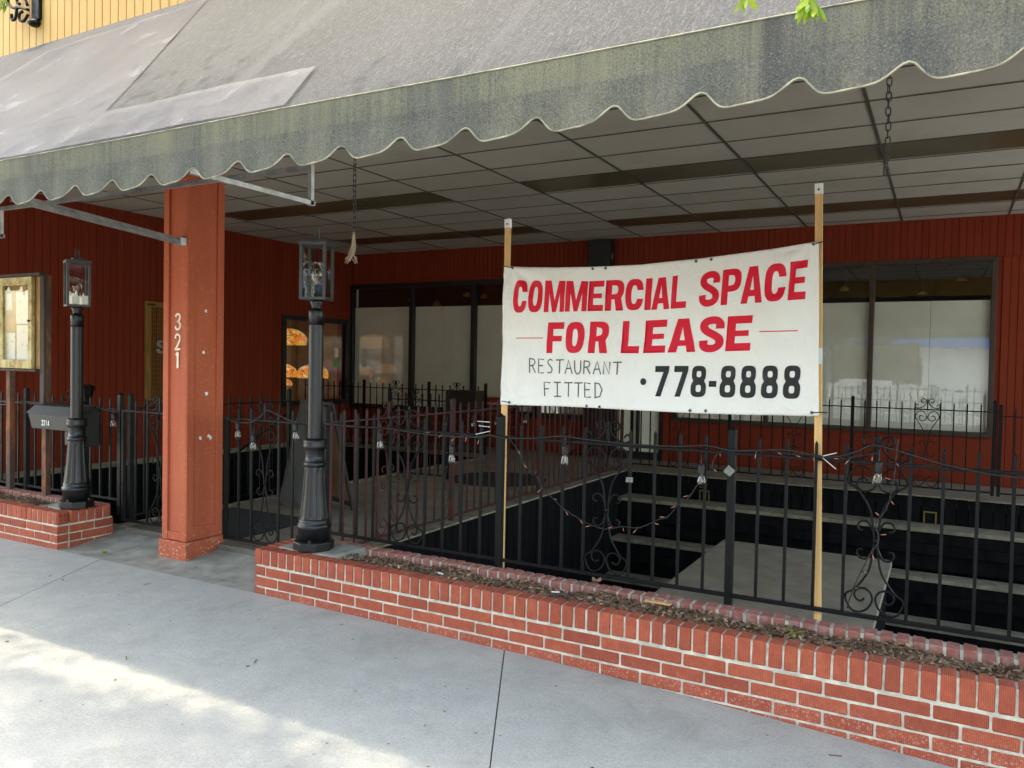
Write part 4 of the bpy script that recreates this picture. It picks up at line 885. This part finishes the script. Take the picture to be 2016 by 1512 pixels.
# clip, tape, ties
tag(MB().box((2.345, .476, .865), (2.385, .490, .895)).build('cable_clip', 'clear_tape', bevel=.004), 'white plastic cable clip on a fence bar under the banner', 'clip')
tp = MB().box((-.022, -.001, -.022), (.022, .001, .022)).build('tape_square', 'clear_tape'); tp.location = (2.913, .4755, .975); tp.rotation_euler = (0, R(38), 0); tag(tp, 'square of clear tape stuck on the middle fence post', 'tape')
def zip_tie(p, d, L, label):
    o = MB().tube([(0, 0, 0), (d[0] * L, d[1] * L, d[2] * L)], .0022, 5).build('cable_tie', 'white_tape'); o.location = p; tag(o, label, 'cable tie')
zip_tie((1.475, .465, 1.155), (-1, 0, .0), .09, 'white cable tie end at the left stake, topmost of three'); zip_tie((1.475, .465, 1.125), (-1, 0, .05), .08, 'white cable tie end at the left stake, middle of three'); zip_tie((1.475, .465, 1.10), (-1, 0, -.25), .10, 'white cable tie end at the left stake, lowest of three')
zip_tie((3.36, .468, 1.085), (.8, -.2, -.6), .09, 'white cable tie end pointing down at the right stake'); zip_tie((3.36, .468, 1.085), (.9, -.2, .3), .08, 'white cable tie end pointing up at the right stake')

# ------------------------------------------------------------------ banner on two stakes
def stake(x0, x1, ztop, zbot, label):
    t = thing('wooden_stake', label, 'stake', ((x0 + x1) / 2, .537, zbot), 0, 'wooden banner stakes'); hw = (x1 - x0) / 2
    hw = .0175; MB().box((-hw, -.010, 0), (hw, .010, ztop - zbot)).build('post', 'pine', t, bevel=.002)
    MB().box((-hw - .0015, -.0115, ztop - zbot - .05), (hw + .0015, .0115, ztop - zbot + .002)).build('tape_wrap', 'white_tape', t)
    MB().tube([(0, -.0116, ztop - zbot - .028), (0, -.013, ztop - zbot - .028)], .006, 8).build('screw', 'steel_dark', t); return t
s1 = stake(1.508, 1.553, 2.383, .25, 'pine stake at the left edge of the banner with a white taped top'); s1.rotation_euler = (0, R(.1), 0)
s2 = stake(3.335, 3.383, 2.436, .20, 'pine stake at the right edge of the banner with a white taped top'); s2.rotation_euler = (0, R(-1.4), 0)
MB().box((-.021, -.0125, 1.34), (.021, -.0105, 1.42)).build('tape_patch', 'white_tape', s2)
TOP = [(1.5, 2.098), (1.535, 2.097), (1.7, 2.084), (1.865, 2.075), (2.12, 2.067), (2.402, 2.067), (2.696, 2.085), (2.971, 2.106), (3.15, 2.124), (3.304, 2.142), (3.36, 2.144)]
BOT = [(1.5, 1.262), (1.529, 1.262), (1.883, 1.269), (2.139, 1.270), (2.422, 1.268), (2.717, 1.267), (2.993, 1.271), (3.336, 1.282), (3.36, 1.283)]
def by(x, z):
    u = (x - 1.53) / 1.8; v = (z - 1.27) / .83
    y = .492 - .014 * math.sin(math.pi * min(1, max(0, u)))
    y += .0065 * math.sin(9.5 * u + 5 * v) * math.sin(3.1 * v + .5) + .0030 * math.sin(31 * u - 14 * v + 2 * math.sin(7 * v)) * (.4 + .6 * math.sin(5 * u + 1) ** 2)
    for cx, cz in ((1.59, 2.085), (3.29, 2.13), (1.59, 1.278), (3.305, 1.297)):
        dx, dz = x - cx, z - cz; r2 = math.hypot(dx, dz); y += .007 * math.exp(-r2 / .32) * min(1, (r2 / .10) ** 2) * math.sin(math.atan2(dz, dx) * 8 + r2 * 3)
    for x0, a_ in ((1.93, .006), (2.39, -.005), (2.86, .006)): y += a_ * math.exp(-abs(x - x0 - .04 * math.sin(6 * v)) / .035)
    y += .005 * math.exp(-abs(z - 1.665 - .012 * math.sin(8 * u)) / .03) - .003 * math.exp(-abs(z - 1.89 - .02 * math.sin(5 * u)) / .03)
    return y
bn = thing('banner', 'white vinyl banner reading COMMERCIAL SPACE FOR LEASE between two stakes', 'banner', (0, 0, 0))
nx, nz = 150, 70; rows = []
for j in range(nz + 1):
    v = j / nz; row = []
    for i in range(nx + 1):
        x = lerp(lerp(1.529, 1.535, v), lerp(3.342, 3.318, v), i / nx); z = lerp(interp(x, BOT), interp(x, TOP), v); row.append((x, by(x, z), z))
    rows.append(row)
cl_ = MB().sheet(rows).build('cloth', 'banner', bn, True)
md = cl_.modifiers.new('thick', 'SOLIDIFY'); md.thickness = .0008; md.offset = 1
def line_fn(tab_b, tab_t, x0, x1, skew, off=.0028):
    def fn(u, v):
        x = lerp(x0, x1, u); zb_, zt_ = interp(x, tab_b), interp(x, tab_t); z = lerp(zb_, zt_, v); x = x + skew * (z - zb_); return (x, by(x, z) - off, z)
    return fn
L1b = [(1.5, 1.814), (1.64, 1.815), (2.5, 1.819), (2.7, 1.829), (3.4, 1.868)]; L1t = [(1.5, 2.016), (1.64, 2.008), (2.1, 1.986), (2.5, 1.991), (2.72, 2.010), (3.4, 2.067)]
L1 = list(zip('COMMERCIALSPACE', [(1.599, 1.699), (1.708, 1.801), (1.814, 1.943), (1.949, 2.087), (2.094, 2.186), (2.197, 2.307), (2.316, 2.420), (2.430, 2.466), (2.470, 2.570), (2.578, 2.660), (2.729, 2.832), (2.845, 2.944), (2.947, 3.053), (3.060, 3.164), (3.179, 3.262)]))
def put(ch, fn, mat, wdt, hgt, tx, ty):
    me = flat_mesh(glyph(ch, tx, ty), fn, (min(1, .016 / wdt), .016 / hgt)); me.materials.append(M[mat]); 
    for p in me.polygons: p.use_smooth = True
    place('letter', me, bn)
for ch, (a, b) in L1: put(ch, line_fn(L1b, L1t, a, b, .05), 'red_ink', b - a, .185, .34 if ch not in 'MI' else .3, .20)
L2b = [(1.8, 1.577), (2.4, 1.582), (3.05, 1.604)]; L2t = [(1.8, 1.755), (2.4, 1.760), (3.05, 1.786)]
for ch, (a, b) in zip('FORLEASE', [(1.836, 1.940), (1.953, 2.072), (2.102, 2.220), (2.299, 2.405), (2.430, 2.550), (2.564, 2.716), (2.733, 2.858), (2.873, 3.000)]): put(ch, line_fn(L2b, L2t, a, b, .06), 'red_ink', b - a, .178, .36, .22)
L3b = [(2.4, 1.346), (2.54, 1.350), (3.3, 1.364)]; L3t = [(2.4, 1.512), (2.54, 1.515), (3.3, 1.532)]
for ch, (a, b) in zip('778-8888', [(2.496, 2.574), (2.602, 2.678), (2.694, 2.777), (2.790, 2.830), (2.847, 2.931), (2.953, 3.034), (3.058, 3.142), (3.165, 3.251)]): put(ch, line_fn(L3b, L3t, a, b, .03), 'black_ink', b - a, .165, .36, .2)
def bflat(loops, mat, name, off=.0026):
    me = flat_mesh(loops, lambda x, z: (x, by(x, z) - off, z), (.03, .03)); me.materials.append(M[mat]); place(name, me, bn)
bflat([se(2.436, 1.427, .017, .019, 2, 20)], 'black_ink', 'dot'); bflat([[(1.626, 1.662), (1.814, 1.6625), (1.814, 1.6675), (1.626, 1.667)]], 'red_ink', 'rule_line'); bflat([[(3.046, 1.697), (3.231, 1.7015), (3.231, 1.7065), (3.046, 1.702)]], 'red_ink', 'rule_line')
HW = {'R': [[(0, 0), (.05, 1)], [(.05, 1), (.6, .95), (.75, .75), (.55, .55), (.05, .5)], [(.35, .52), (.8, .02)]], 'E': [[(.75, .95), (.05, 1), (.08, .02), (.8, .03)], [(.08, .52), (.65, .54)]], 'S': [[(.75, .9), (.4, 1), (.12, .8), (.4, .55), (.7, .35), (.6, .08), (.1, .05)]],
      'T': [[(0, .97), (1, 1)], [(.52, .98), (.48, 0)]], 'A': [[(0, 0), (.45, 1), (.9, 0)], [(.2, .38), (.72, .4)]], 'U': [[(.05, 1), (.08, .25), (.4, 0), (.75, .25), (.8, 1)]], 'N': [[(.05, 0), (.1, 1), (.75, .02), (.8, 1)]], 'F': [[(.8, .97), (.05, 1), (.1, 0)], [(.08, .52), (.6, .54)]], 'I': [[(0, 1), (.8, 1)], [(.4, 1), (.38, 0)], [(0, 0), (.8, .02)]], 'D': [[(.1, 0), (.08, 1)], [(.0, 1), (.55, .95), (.85, .55), (.6, .08), (.0, 0)]]}
def handwriting(word, x0, x1, b0, b1, h0, h1):
    n = len(word); pitch = (x1 - x0) / n; k = 0; vs = []; fs = []
    for i, ch in enumerate(word):
        for s_ in HW[ch]:
            k += 1; h_ = lerp(h0, h1, i / n); zb_ = lerp(b0, b1, i / n); pts = [(x0 + pitch * i + p[0] * pitch * .86, zb_ + p[1] * h_) for p in s_]
            me = flat_mesh([ribbon(pts, .0072, .0072, 4 if len(pts) > 3 and ch in 'SU' else 1)], lambda x, z: (x, by(x, z) - .0022 - .00008 * k, z), (.03, .03)); n0 = len(vs)
            vs += [v.co[:] for v in me.vertices]; fs += [tuple(n0 + q for q in p.vertices) for p in me.polygons]; bpy.data.meshes.remove(me)
    mb = MB(); mb.v = vs; mb.f = fs; mb.build('handwritten_word', 'pen', bn)
handwriting('RESTAURANT', 1.721, 2.318, 1.458, 1.462, .086, .068); handwriting('FITTED', 1.824, 2.212, 1.325, 1.329, .082, .084)
for x, z in ((1.594, 2.084), (2.12, 2.056), (2.198, 2.056), (2.708, 2.073), (2.788, 2.079), (3.294, 2.132), (1.589, 1.278), (2.099, 1.278), (2.179, 1.277), (2.696, 1.28), (2.78, 1.282), (3.308, 1.297)):
    r0, r1 = .0055, .0105; mb = MB(); k = 16; yy = by(x, z)
    for (r_, dy) in ((r1, -.0004), (r1 * .85, -.003), (r0, -.0025), (r0, .001)):
        for j in range(k): a = 2 * math.pi * j / k; mb.v.append((x + r_ * math.cos(a), yy + dy, z + r_ * math.sin(a)))
    for q in range(3):
        for j in range(k): mb.f.append((q * k + j, q * k + (j + 1) % k, (q + 1) * k + (j + 1) % k, (q + 1) * k + j))
    gm = mb.build('grommet', 'galv', bn, True); MB().tube([(x, yy - .0012, z), (x, yy - .0016, z)], r0, 12).build('eye_hole', 'hole', gm)
for p, q in (((1.594, 2.084), (1.50, 2.10)), ((3.294, 2.132), (3.40, 2.15)), ((1.589, 1.278), (1.51, 1.285)), ((3.308, 1.297), (3.38, 1.30))):
    MB().tube([(p[0], .486, p[1]), ((p[0] + q[0]) / 2, .488, (p[1] + q[1]) / 2 + .002), (q[0], .505, q[1])], .0028, 5).build('tie_cord', 'rubber', bn)

# ------------------------------------------------------------------ awning
YA = -1.27; ZV = 2.535; ZS = 2.432; PER = .2831; PH = -.469; YW = .285; ZW = 4.1
aw = thing('awning', 'long dark grey canvas awning with a scalloped mossy valance', 'awning')
def slope(x, t):                                                   # t: 0 at the valance, 1 at the wall
    sag = .016 * math.sin(math.pi * t) * (1 + .6 * math.sin(2 * math.pi * x / 1.37 + .6)) + .004 * math.sin(7.3 * x + 9 * t) * math.sin(math.pi * t)
    return (x, lerp(YA, YW, t) + .7 * sag, lerp(ZV, ZW, t) - .7 * sag)
X0, X1 = -7.2, 7.4; N = 180
MB().sheet([[slope(lerp(X0, X1, i / N), j / 24) for i in range(N + 1)] for j in range(25)]).build('canopy', 'canvas', aw, True)
def edge_z(x):
    u = ((x - PH) / PER) % 1.0; d = min(u / .16, (1 - u) / .24)
    return 2.296 + .055 * math.exp(-(d ** 2) * 1.5) + .006 * math.sin(math.pi * u) * 0
vx = [X0 + .0135 * i for i in range(int((X1 - X0) / .0135))]
vy = lambda x, z: YA + .010 * math.sin(2 * math.pi * (x - PH) / PER + .6) * max(0, (ZS - z) / .13) + .004 * math.sin(3.1 * x) - .003
MB().sheet([[(x, vy(x, z), z) for x in vx] for z in (ZV + .002, 2.50, 2.465, ZS)]).build('valance', 'valance', aw, True)
MB().sheet([[(x, vy(x, lerp(ZS, edge_z(x), t)) - .003 * (1 - t), lerp(ZS, edge_z(x), t)) for x in vx] for t in (-.04, .0, .25, .5, .75, 1)]).build('valance_flap', 'valance', aw, True)
MB().tube([(x, vy(x, edge_z(x)), edge_z(x)) for x in vx], .0036, 5).build('piping', 'piping', aw, True)
MB().tube([(x, vy(x, ZV) - .002, ZV + .001) for x in vx[::12]], .0026, 5).build('seam', 'piping', aw, True)
def vinyl(c, name='clear_sheet', off=.006):
    n = 16; rows = []
    for j in range(n + 1):
        row = []
        for i in range(n + 1):
            a = Vector(c[0]).lerp(Vector(c[1]), i / n); b = Vector(c[3]).lerp(Vector(c[2]), i / n); p = a.lerp(b, j / n)
            t = (p.y - YA) / (YW - YA); q = Vector(slope(p.x, t)); wv = off + .004 * (1 + math.sin(9 * p.x + 7 * t)) * .5; row.append(tuple(q + Vector((0, -.707, .707)) * wv))
        rows.append(row)
    MB().sheet(rows).build(name, 'vinyl', aw, True)
vinyl([(-2.45, .10, 0), (-.70, .20, 0), (-.10, -.985, 0), (-3.1, -.985, 0)]); vinyl([(-3.2, -.99, 0), (1.40, -.996, 0), (1.49, -1.262, 0), (-3.2, -1.262, 0)], off=.010)
# galvanised frame under the awning
gv = lambda pts, r_, n='frame_tube': MB().tube(pts, r_, 4, square=True).build(n, 'galv', aw)
gv([(-7, -.45, 2.545), (.88, -.45, 2.545)], .018); gv([(-7, YA + .03, 2.50), (7, YA + .03, 2.50)], .02)
for x in (.876, -2.05):
    gv([(x, YA + .03, 2.352), (x, -.435, 2.352)], .017); gv([(x, -.456, 2.337), (x, -.456, 2.545)], .017)
for dx, dz in ((0, .014), (.02, -.016)): gv([(-.56 + dx, YA + .05, 2.36 + dz), (-1.06 + dx, .30, 2.352 + dz)], .0155, 'brace_tube')
MB().box((-1.07, .215, 2.325), (-.99, .262, 2.378)).build('brace_clamp', 'galv', aw)
# chains hanging under the awning
link = bpy.data.meshes.new('link'); lm = MB(); lp = [(.011 * math.cos(a), 0, (.018 if math.sin(a) > 0 else -.018) * (abs(math.sin(a)) ** .35) + .0045 * math.sin(a)) for a in [2 * math.pi * k / 14 for k in range(14)]]
lm.tube([*lp, lp[0]], .0032, 6, caps=False); link = shared(lm, 'link', 'steel_dark', True)
def chain(x, y, z0, z1, label, rope=False):
    t = thing('hanging_chain', label, 'chain', (x, y, z0)); n = int((z1 - z0) / .036)
    for i in range(n): place('link', link, t, (rnd.uniform(-.002, .002), 0, .02 + .036 * i), (0, rnd.uniform(-.08, .08), (math.pi / 2 if i % 2 else 0) + rnd.uniform(-.3, .3)))
    if rope:
        mb = MB(); r_ = random.Random(4)
        for k in range(16):
            a = r_.uniform(-1, 1); p = [Vector((r_.uniform(-.008, .008), r_.uniform(-.008, .008), .01)), Vector((r_.uniform(-.014, .014), r_.uniform(-.012, .012), -.07)), Vector((-.018 + r_.uniform(-.02, .02), r_.uniform(-.015, .015), -.13)), Vector((-.02 + a * .045, a * .02, -.16 - r_.uniform(0, .05)))]
            mb.tube(catmull(p, 4), .003, 4)
        mb.build('frayed_rope', 'rope', t, True)
chain(.287, .6, 2.385, ZC, 'rusty hanging chain ending in a frayed rope, left of the banner', True)
chain(3.604, .6, 2.464, ZC, 'bare steel chain hanging at the right of the banner')
chain(-3.5, .2, 2.05, 3.2, 'thin chain hanging at the far left edge by the notice case')
# scroll bracket on the yellow wall
bk = thing('wall_bracket', 'black scrolled iron lantern bracket on the yellow upper wall', 'bracket', (-2.87, .284, 4.30))
MB().box((-.05, -.03, 0), (.06, .0, .30)).build('plate', 'iron', bk, bevel=.006)
MB().lathe([(.035, -.05), (.055, -.03), (.03, .0)], 10, (0, -.03)).build('drop', 'iron', bk, True)
for pts in ([(-.04, .08), (-.15, .12), (-.26, .14), (-.33, .20), (-.30, .26), (-.25, .24)], [(-.04, .04), (-.10, .0), (-.16, .02), (-.16, .07), (-.12, .08)], [(-.05, .12), (-.10, .2), (-.17, .23), (-.2, .18), (-.16, .15)], [(-.2, .14), (-.22, .05), (-.27, .04), (-.28, .09)]):
    MB().tube(catmull([(x, -.06, z) for x, z in pts], 6), .013, 6).build('scroll', 'iron', bk, True)

# ------------------------------------------------------------------ notice case on rusty posts
nc = thing('notice_case', 'peeling wooden notice case with glass door on two rusty posts', 'notice case', (.085, 0, 0))
for x in (-3.61, -3.065):
    MB().box((x - .03, .405, .285), (x + .03, .415, 2.2)).build('post', 'rust', nc); MB().box((x + .02, .4155, .285), (x + .03, .45, 2.2)).build('post_flange', 'rust', nc)
MB().box((-3.66, .395, 1.385), (-3.10, .403, 2.185)).build('back_board', 'cork', nc)
for a, b in (((-3.68, .345, 2.19), (-3.03, .405, 2.215)), ((-3.68, .345, 1.36), (-3.095, .405, 1.38)), ((-3.68, .36, 1.381), (-3.655, .404, 2.189)), ((-3.095, .385, .9), (-3.035, .404, 2.189))):
    MB().box(a, b).build('case_side', 'dark_wood', nc, bevel=.004)
dy = .352
dd = MB().box((-3.655, dy, 2.115), (-3.16, dy + .03, 2.185)).build('door', 'peeling', nc, bevel=.003)
for a, b in (((-3.655, dy + .0005, 1.385), (-3.16, dy + .03, 1.46)), ((-3.655, dy, 1.4605), (-3.60, dy + .03, 2.1145)), ((-3.215, dy, 1.4605), (-3.16, dy + .03, 2.1145))): MB().box(a, b).build('door_rail', 'peeling', dd, bevel=.003)
MB().box((-3.60, dy + .012, 1.46), (-3.215, dy + .015, 2.115)).build('pane', 'case_glass', dd)
for a, b in (((-3.46, .391, 1.78), (-3.20, .393, 2.06)), ((-3.45, .3905, 1.44), (-3.19, .3935, 1.765)), ((-3.64, .3915, 1.42), (-3.475, .3940, 1.70)), ((-3.63, .3915, 1.9), (-3.53, .3945, 2.05))): MB().box(a, b).build('notice_sheet', 'notice', nc)
MB().tube([(-3.185, dy - .004, 1.80), (-3.185, dy - .02, 1.80)], .010, 10).build('knob', 'steel_dark', dd); MB().tube([(-3.185, dy - .001, 1.74), (-3.185, dy - .006, 1.74)], .008, 10).build('lock', 'brass', dd)
# mailboxes on the fence
mbx = thing('mailbox', 'wide flat black mailbox marked 321A on the fence', 'mailbox', (-2.99, .39, .88))
MB().quadbox([(.03, -.10, 0), (.62, -.10, 0), (.62, .06, 0), (.03, .06, 0), (0, -.115, .13), (.65, -.115, .13), (.65, .07, .13), (0, .07, .13)]).build('body', 'cloth_grey', mbx, bevel=.006)
MB().quadbox([(-.012, -.13, .132), (.662, -.13, .132), (.662, .075, .132), (-.012, .075, .132), (.03, -.07, .20), (.62, -.07, .20), (.62, .075, .215), (.03, .075, .215)]).build('lid', 'cloth_grey', mbx, bevel=.006)
def small_text(parent, s_, x, z, y, w_, h_, mat, pitch=1.4):
    for i, ch in enumerate(s_):
        lo = [ribbon(NUM[ch], .28, .2, 5 if ch != '1' else 3)] if ch in NUM else glyph(ch, .3, .2)
        me = flat_mesh(lo, lambda u, v: (x + i * w_ * pitch + u * w_, y, z + v * h_)); me.materials.append(M[mat]); place('letter', me, parent)
small_text(mbx, '321A', .19, .035, -.1115, .021, .042, 'white_tape')
mb2 = thing('mailbox', 'upright black mailbox with a sloping flap hanging behind the lamp post', 'mailbox', (-2.43, .41, .755))
MB().quadbox([(-.13, -.08, 0), (.13, -.08, 0), (.13, .06, 0), (-.13, .06, 0), (-.13, -.08, .24), (.13, -.08, .24), (.13, .06, .30), (-.13, .06, .30)]).build('body', 'cloth_grey', mb2, bevel=.006)
MB().quadbox([(-.14, -.10, .205), (.14, -.10, .205), (.14, -.09, .20), (-.14, -.09, .20), (-.14, -.09, .255), (.14, -.09, .255), (.14, .065, .315), (-.14, .065, .315)]).build('lid', 'cloth_grey', mb2, bevel=.004)
small_text(mb2, '1-C', -.03, .212, -.1013, .022, .03, 'cream')
ls = thing('garden_lantern', 'small black garden lantern standing behind the upright mailbox', 'lantern', (-2.98, .80, .0))
MB().lathe([(.06, -.2), (.06, .0), (.018, .02), (.016, 1.06), (.04, 1.09), (.04, 1.10)], 10).build('post', 'iron', ls); MB().lathe([(.035, 1.10), (.065, 1.22), (.072, 1.225), (.03, 1.245)], 6).build('lantern', 'iron', ls)
# sandwich board on the walkway
sb = thing('sandwich_board', 'dark chalkboard sandwich board with a white notice behind the gate', 'sign board', (-1.70, 2.42, 0), R(-22.6))
for sg, mat, nm in ((-1, 'chalk', 'front_panel'), (1, 'kraft', 'rear_panel')):
    def P_(x, t, o): return (x, sg * lerp(.24, .02, t) + o, lerp(.05, 1.05, t))
    hw = .30
    MB().quadbox([P_(-hw, 0, -.008), P_(hw, 0, -.008), P_(hw, 0, .008), P_(-hw, 0, .008), P_(-hw, 1, -.008), P_(hw, 1, -.008), P_(hw, 1, .008), P_(-hw, 1, .008)]).build(nm, mat, sb)
    for x in (-hw - .02, hw + .02):
        MB().quadbox([P_(x - .02, -.05, -.012), P_(x + .02, -.05, -.012), P_(x + .02, -.05, .012), P_(x - .02, -.05, .012), P_(x - .02, 1.03, -.012), P_(x + .02, 1.03, -.012), P_(x + .02, 1.03, .012), P_(x - .02, 1.03, .012)]).build('leg', 'dark_wood', sb)
    MB().quadbox([P_(-hw, 1.0, -.0115), P_(hw, 1.0, -.0115), P_(hw, 1.0, .0115), P_(-hw, 1.0, .0115), P_(-hw, 1.04, -.0115), P_(hw, 1.04, -.0115), P_(hw, 1.04, .0115), P_(-hw, 1.04, .0115)]).build('top_rail', 'dark_wood', sb)
    MB().quadbox([P_(-hw, -.01, -.0115), P_(hw, -.01, -.0115), P_(hw, -.01, .0115), P_(-hw, -.01, .0115), P_(-hw, .04, -.0115), P_(hw, .04, -.0115), P_(hw, .04, .0115), P_(-hw, .04, .0115)]).build('bottom_rail', 'dark_wood', sb)
n_ = lambda x, t: (x, -lerp(.24, .02, t) - .0105, lerp(.05, 1.05, t))
MB().sheet([[n_(-.03, .63), n_(.13, .63)], [n_(-.03, .93), n_(.13, .93)]]).build('notice', 'white_tape', sb)
for k in range(5): MB().sheet([[tuple(Vector(n_(x, .68 + .045 * k)) + Vector((0, -.001, 0))) for x in (-.01, .10 - .02 * (k % 2))], [tuple(Vector(n_(x, .69 + .045 * k)) + Vector((0, -.001, 0))) for x in (-.01, .10 - .02 * (k % 2))]]).build('text_line', 'rubber', sb)
tag(MB().box((-2.35, 1.0, .001), (-1.25, 1.95, .012)).build('door_mat', 'mat_rubber', bevel=.004), 'black rubber mat on the walkway just behind the gate', 'mat')
tag(MB().lathe([(.62, .002), (.62, .012), (.60, .013)], 40, (-1.15, 5.2)).build('round_mat', 'mat_rubber'), 'round dark mat far back on the walkway', 'mat')
bt = thing('blue_bottle', 'blue plastic bottle standing behind the gate left of the column', 'bottle', (-1.52, .85, 0)); MB().lathe([(.05, 0), (.055, .01), (.055, .22), (.03, .25), (.022, .26), (.022, .29)], 16).build('body', 'blue_cloth', bt, True); MB().lathe([(.024, .285), (.024, .31)], 12).build('cap', 'white_tape', bt)
bs = thing('wicker_basket', 'dark wicker basket hooked over the railing at the back left', 'basket', (-2.75, 7.02, .70))
MB().quadbox([(-.2, -.15, 0), (.2, -.15, 0), (.2, .06, 0), (-.2, .06, 0), (-.26, -.2, .36), (.26, -.2, .36), (.26, .08, .36), (-.26, .08, .36)]).build('body', 'wicker', bs)
for k in range(7):
    z = .02 + .052 * k; e = .06 * z / .36
    MB().tube([(-.205 - e, -.155 - e * .8, z), (.205 + e, -.155 - e * .8, z)], .018, 6).build('weave', 'wicker', bs)
bench = thing('bench', 'red slatted bench against the wall below the papered window', 'bench', (-3.3, 8.15, 0))
for z in (.42, .55, .68, .81): MB().box((-.75, .20, z), (.75, .225, z + .09)).build('back_slat', 'red_wall', bench)
for y in (-.25, -.13, -.01): MB().box((-.75, y, .40), (.75, y + .1, .42)).build('seat_slat', 'red_wall', bench)
for x in (-.7, .66): MB().box((x, -.25, 0), (x + .04, -.21, .40)).build('leg', 'iron', bench); MB().box((x, .18, 0), (x + .04, .20, .9)).build('leg', 'iron', bench)

# ------------------------------------------------------------------ street trees (behind the camera) with twigs hanging into the view
def tree(label, base, crown, rad, twigs, seed, nleaf, ls=1.0):
    r_ = random.Random(seed); base = Vector(base); t = thing('street_tree', label, 'tree', base); tk = MB(); cc = Vector(crown) - base; top = Vector((cc.x * .35, cc.y * .35, cc.z * .62))
    tk.tube(catmull([Vector((0, 0, -.3)), Vector((.03, 0, .9)), Vector((top.x * .4, top.y * .3, top.z * .6)), top], 4), [.15 - .0055 * i for i in range(13)], 10)
    lobes = []
    for k in range(14):
        a = k * 2.4 + r_.uniform(-.3, .3); q = r_.uniform(.35, .95); e = cc + Vector((rad[0] * q * math.cos(a), rad[1] * q * math.sin(a), rad[2] * r_.uniform(-.75, .8))); lobes.append(e)
        tk.tube(catmull([top + Vector((0, 0, -.12 * (k % 5))), top.lerp(e, .5) + Vector((0, 0, .25)), e], 4), [.055 * (1 - i / 9.5) for i in range(9)], 6)
    tk.build('trunk', 'bark', t, True); cr = MB()
    for i in range(nleaf):
        if i % 3 == 0: p = lobes[r_.randrange(len(lobes))] + Vector((r_.gauss(0, .38), r_.gauss(0, .38), r_.gauss(0, .3)))
        else:
            a = r_.uniform(0, 6.283); q = math.sqrt(r_.random()); p = cc + Vector((rad[0] * q * math.cos(a), rad[1] * q * math.sin(a), rad[2] * r_.uniform(-1, 1) * math.sqrt(1 - .8 * q * q)))
        leaf_blade(cr, p, Vector((r_.uniform(-1, 1), r_.uniform(-1, 1), r_.uniform(-.9, .3))), ls * r_.uniform(.08, .14), ls * r_.uniform(.035, .055), bend=-.2)
    cr.build('crown', 'leaf', t)
    for (p0, p1, n) in twigs:
        p0 = Vector(p0) - base; p1 = Vector(p1) - base; P = catmull([p0, p0.lerp(p1, .5) + Vector((0, 0, .35)), p1 + Vector((0, 0, .35)), p1 + Vector((0, 0, .06))], 6)
        tw = MB().tube(P, [.02 * (1 - i / (len(P) + 1)) + .0015 for i in range(len(P))], 5).build('hanging_twig', 'bark', t, True); lv = MB()
        for k in range(n):
            s_ = r_.random() ** 2.2; b = p1 + Vector((r_.uniform(-.013, .013), r_.uniform(-.012, .012), .015 + .22 * s_)); leaf_blade(lv, b, Vector((r_.uniform(-.7, .7), r_.uniform(-.6, .6), -1)), r_.uniform(.032, .055), r_.uniform(.009, .016), Vector((0, 1, 0)), -.2)
        lv.build('leaves', 'fresh_leaf', tw)
tree('street tree at the kerb whose twig hangs before the awning above the banner', (6.2, -4.3, -.1), (6.0, -4.4, 4.9), (2.0, 1.8, 1.2), [((5.2, -4.0, 4.4), (3.612, -1.9, 2.270), 44), ((5.2, -4.0, 4.4), (3.47, -1.85, 2.335), 14)], 21, 5200)
tree('leafy street tree at the kerb on the left, its twig hanging by the yellow wall', (-3.3, -4.3, -.1), (-1.5, -3.35, 5.6), (3.4, 1.75, 1.2), [((-.6, -2.8, 4.9), (.63, -1.9, 2.86), 30)], 22, 26000)  # unseen crown placed and thickened to filter sun and sky over the sidewalk
tree('leafy street tree further along the kerb, seen only in the window reflections', (-.6, -14.2, -.3), (-.6, -14, 4.2), (3.2, 2.2, 2.4), [], 23, 13000, 1.9)

# ------------------------------------------------------------------ far side of the street (seen in the glass)
fb = thing('shop_building', 'white shop with a blue canopy across the street, mirrored in the window', 'building', (3, -21, -.36))
MB().box((-6, -6, 0), (7, 0, 6.5)).build('wall', 'white_stucco', fb); MB().box((-5.9, .0, 2.9), (6.9, .8, 4.2)).build('canopy', 'blue_paint', fb, bevel=.03)
for x in (-4.2, -.6, 3.4):
    wn = MB().box((x - .8, .005, 1.1), (x + .6, .06, 2.5)).build('window', 'white_stucco', fb); MB().box((x - .72, .061, 1.18), (x + .52, .07, 2.42)).build('pane', 'dark_glass', wn)
f2 = thing('shop_building', 'tan brick shop across the street, left of the white one', 'building', (-12, -21, -.36))
MB().box((-9, -6, 0), (8.8, -.2, 7.5)).build('wall', 'tan_stucco', f2)
for x in (-7, -3.6, -.2, 3.2, 6.4): 
    wn = MB().box((x - 1, -.195, .8), (x + 1, -.14, 3.0)).build('window', 'white_stucco', f2); MB().box((x - .9, -.139, .9), (x + .9, -.13, 2.9)).build('pane', 'dark_glass', wn)
sw2 = struct(MB().box((-40, -21, -.5), (40, -17.5, -.22)).build('far_sidewalk', 'curb'))
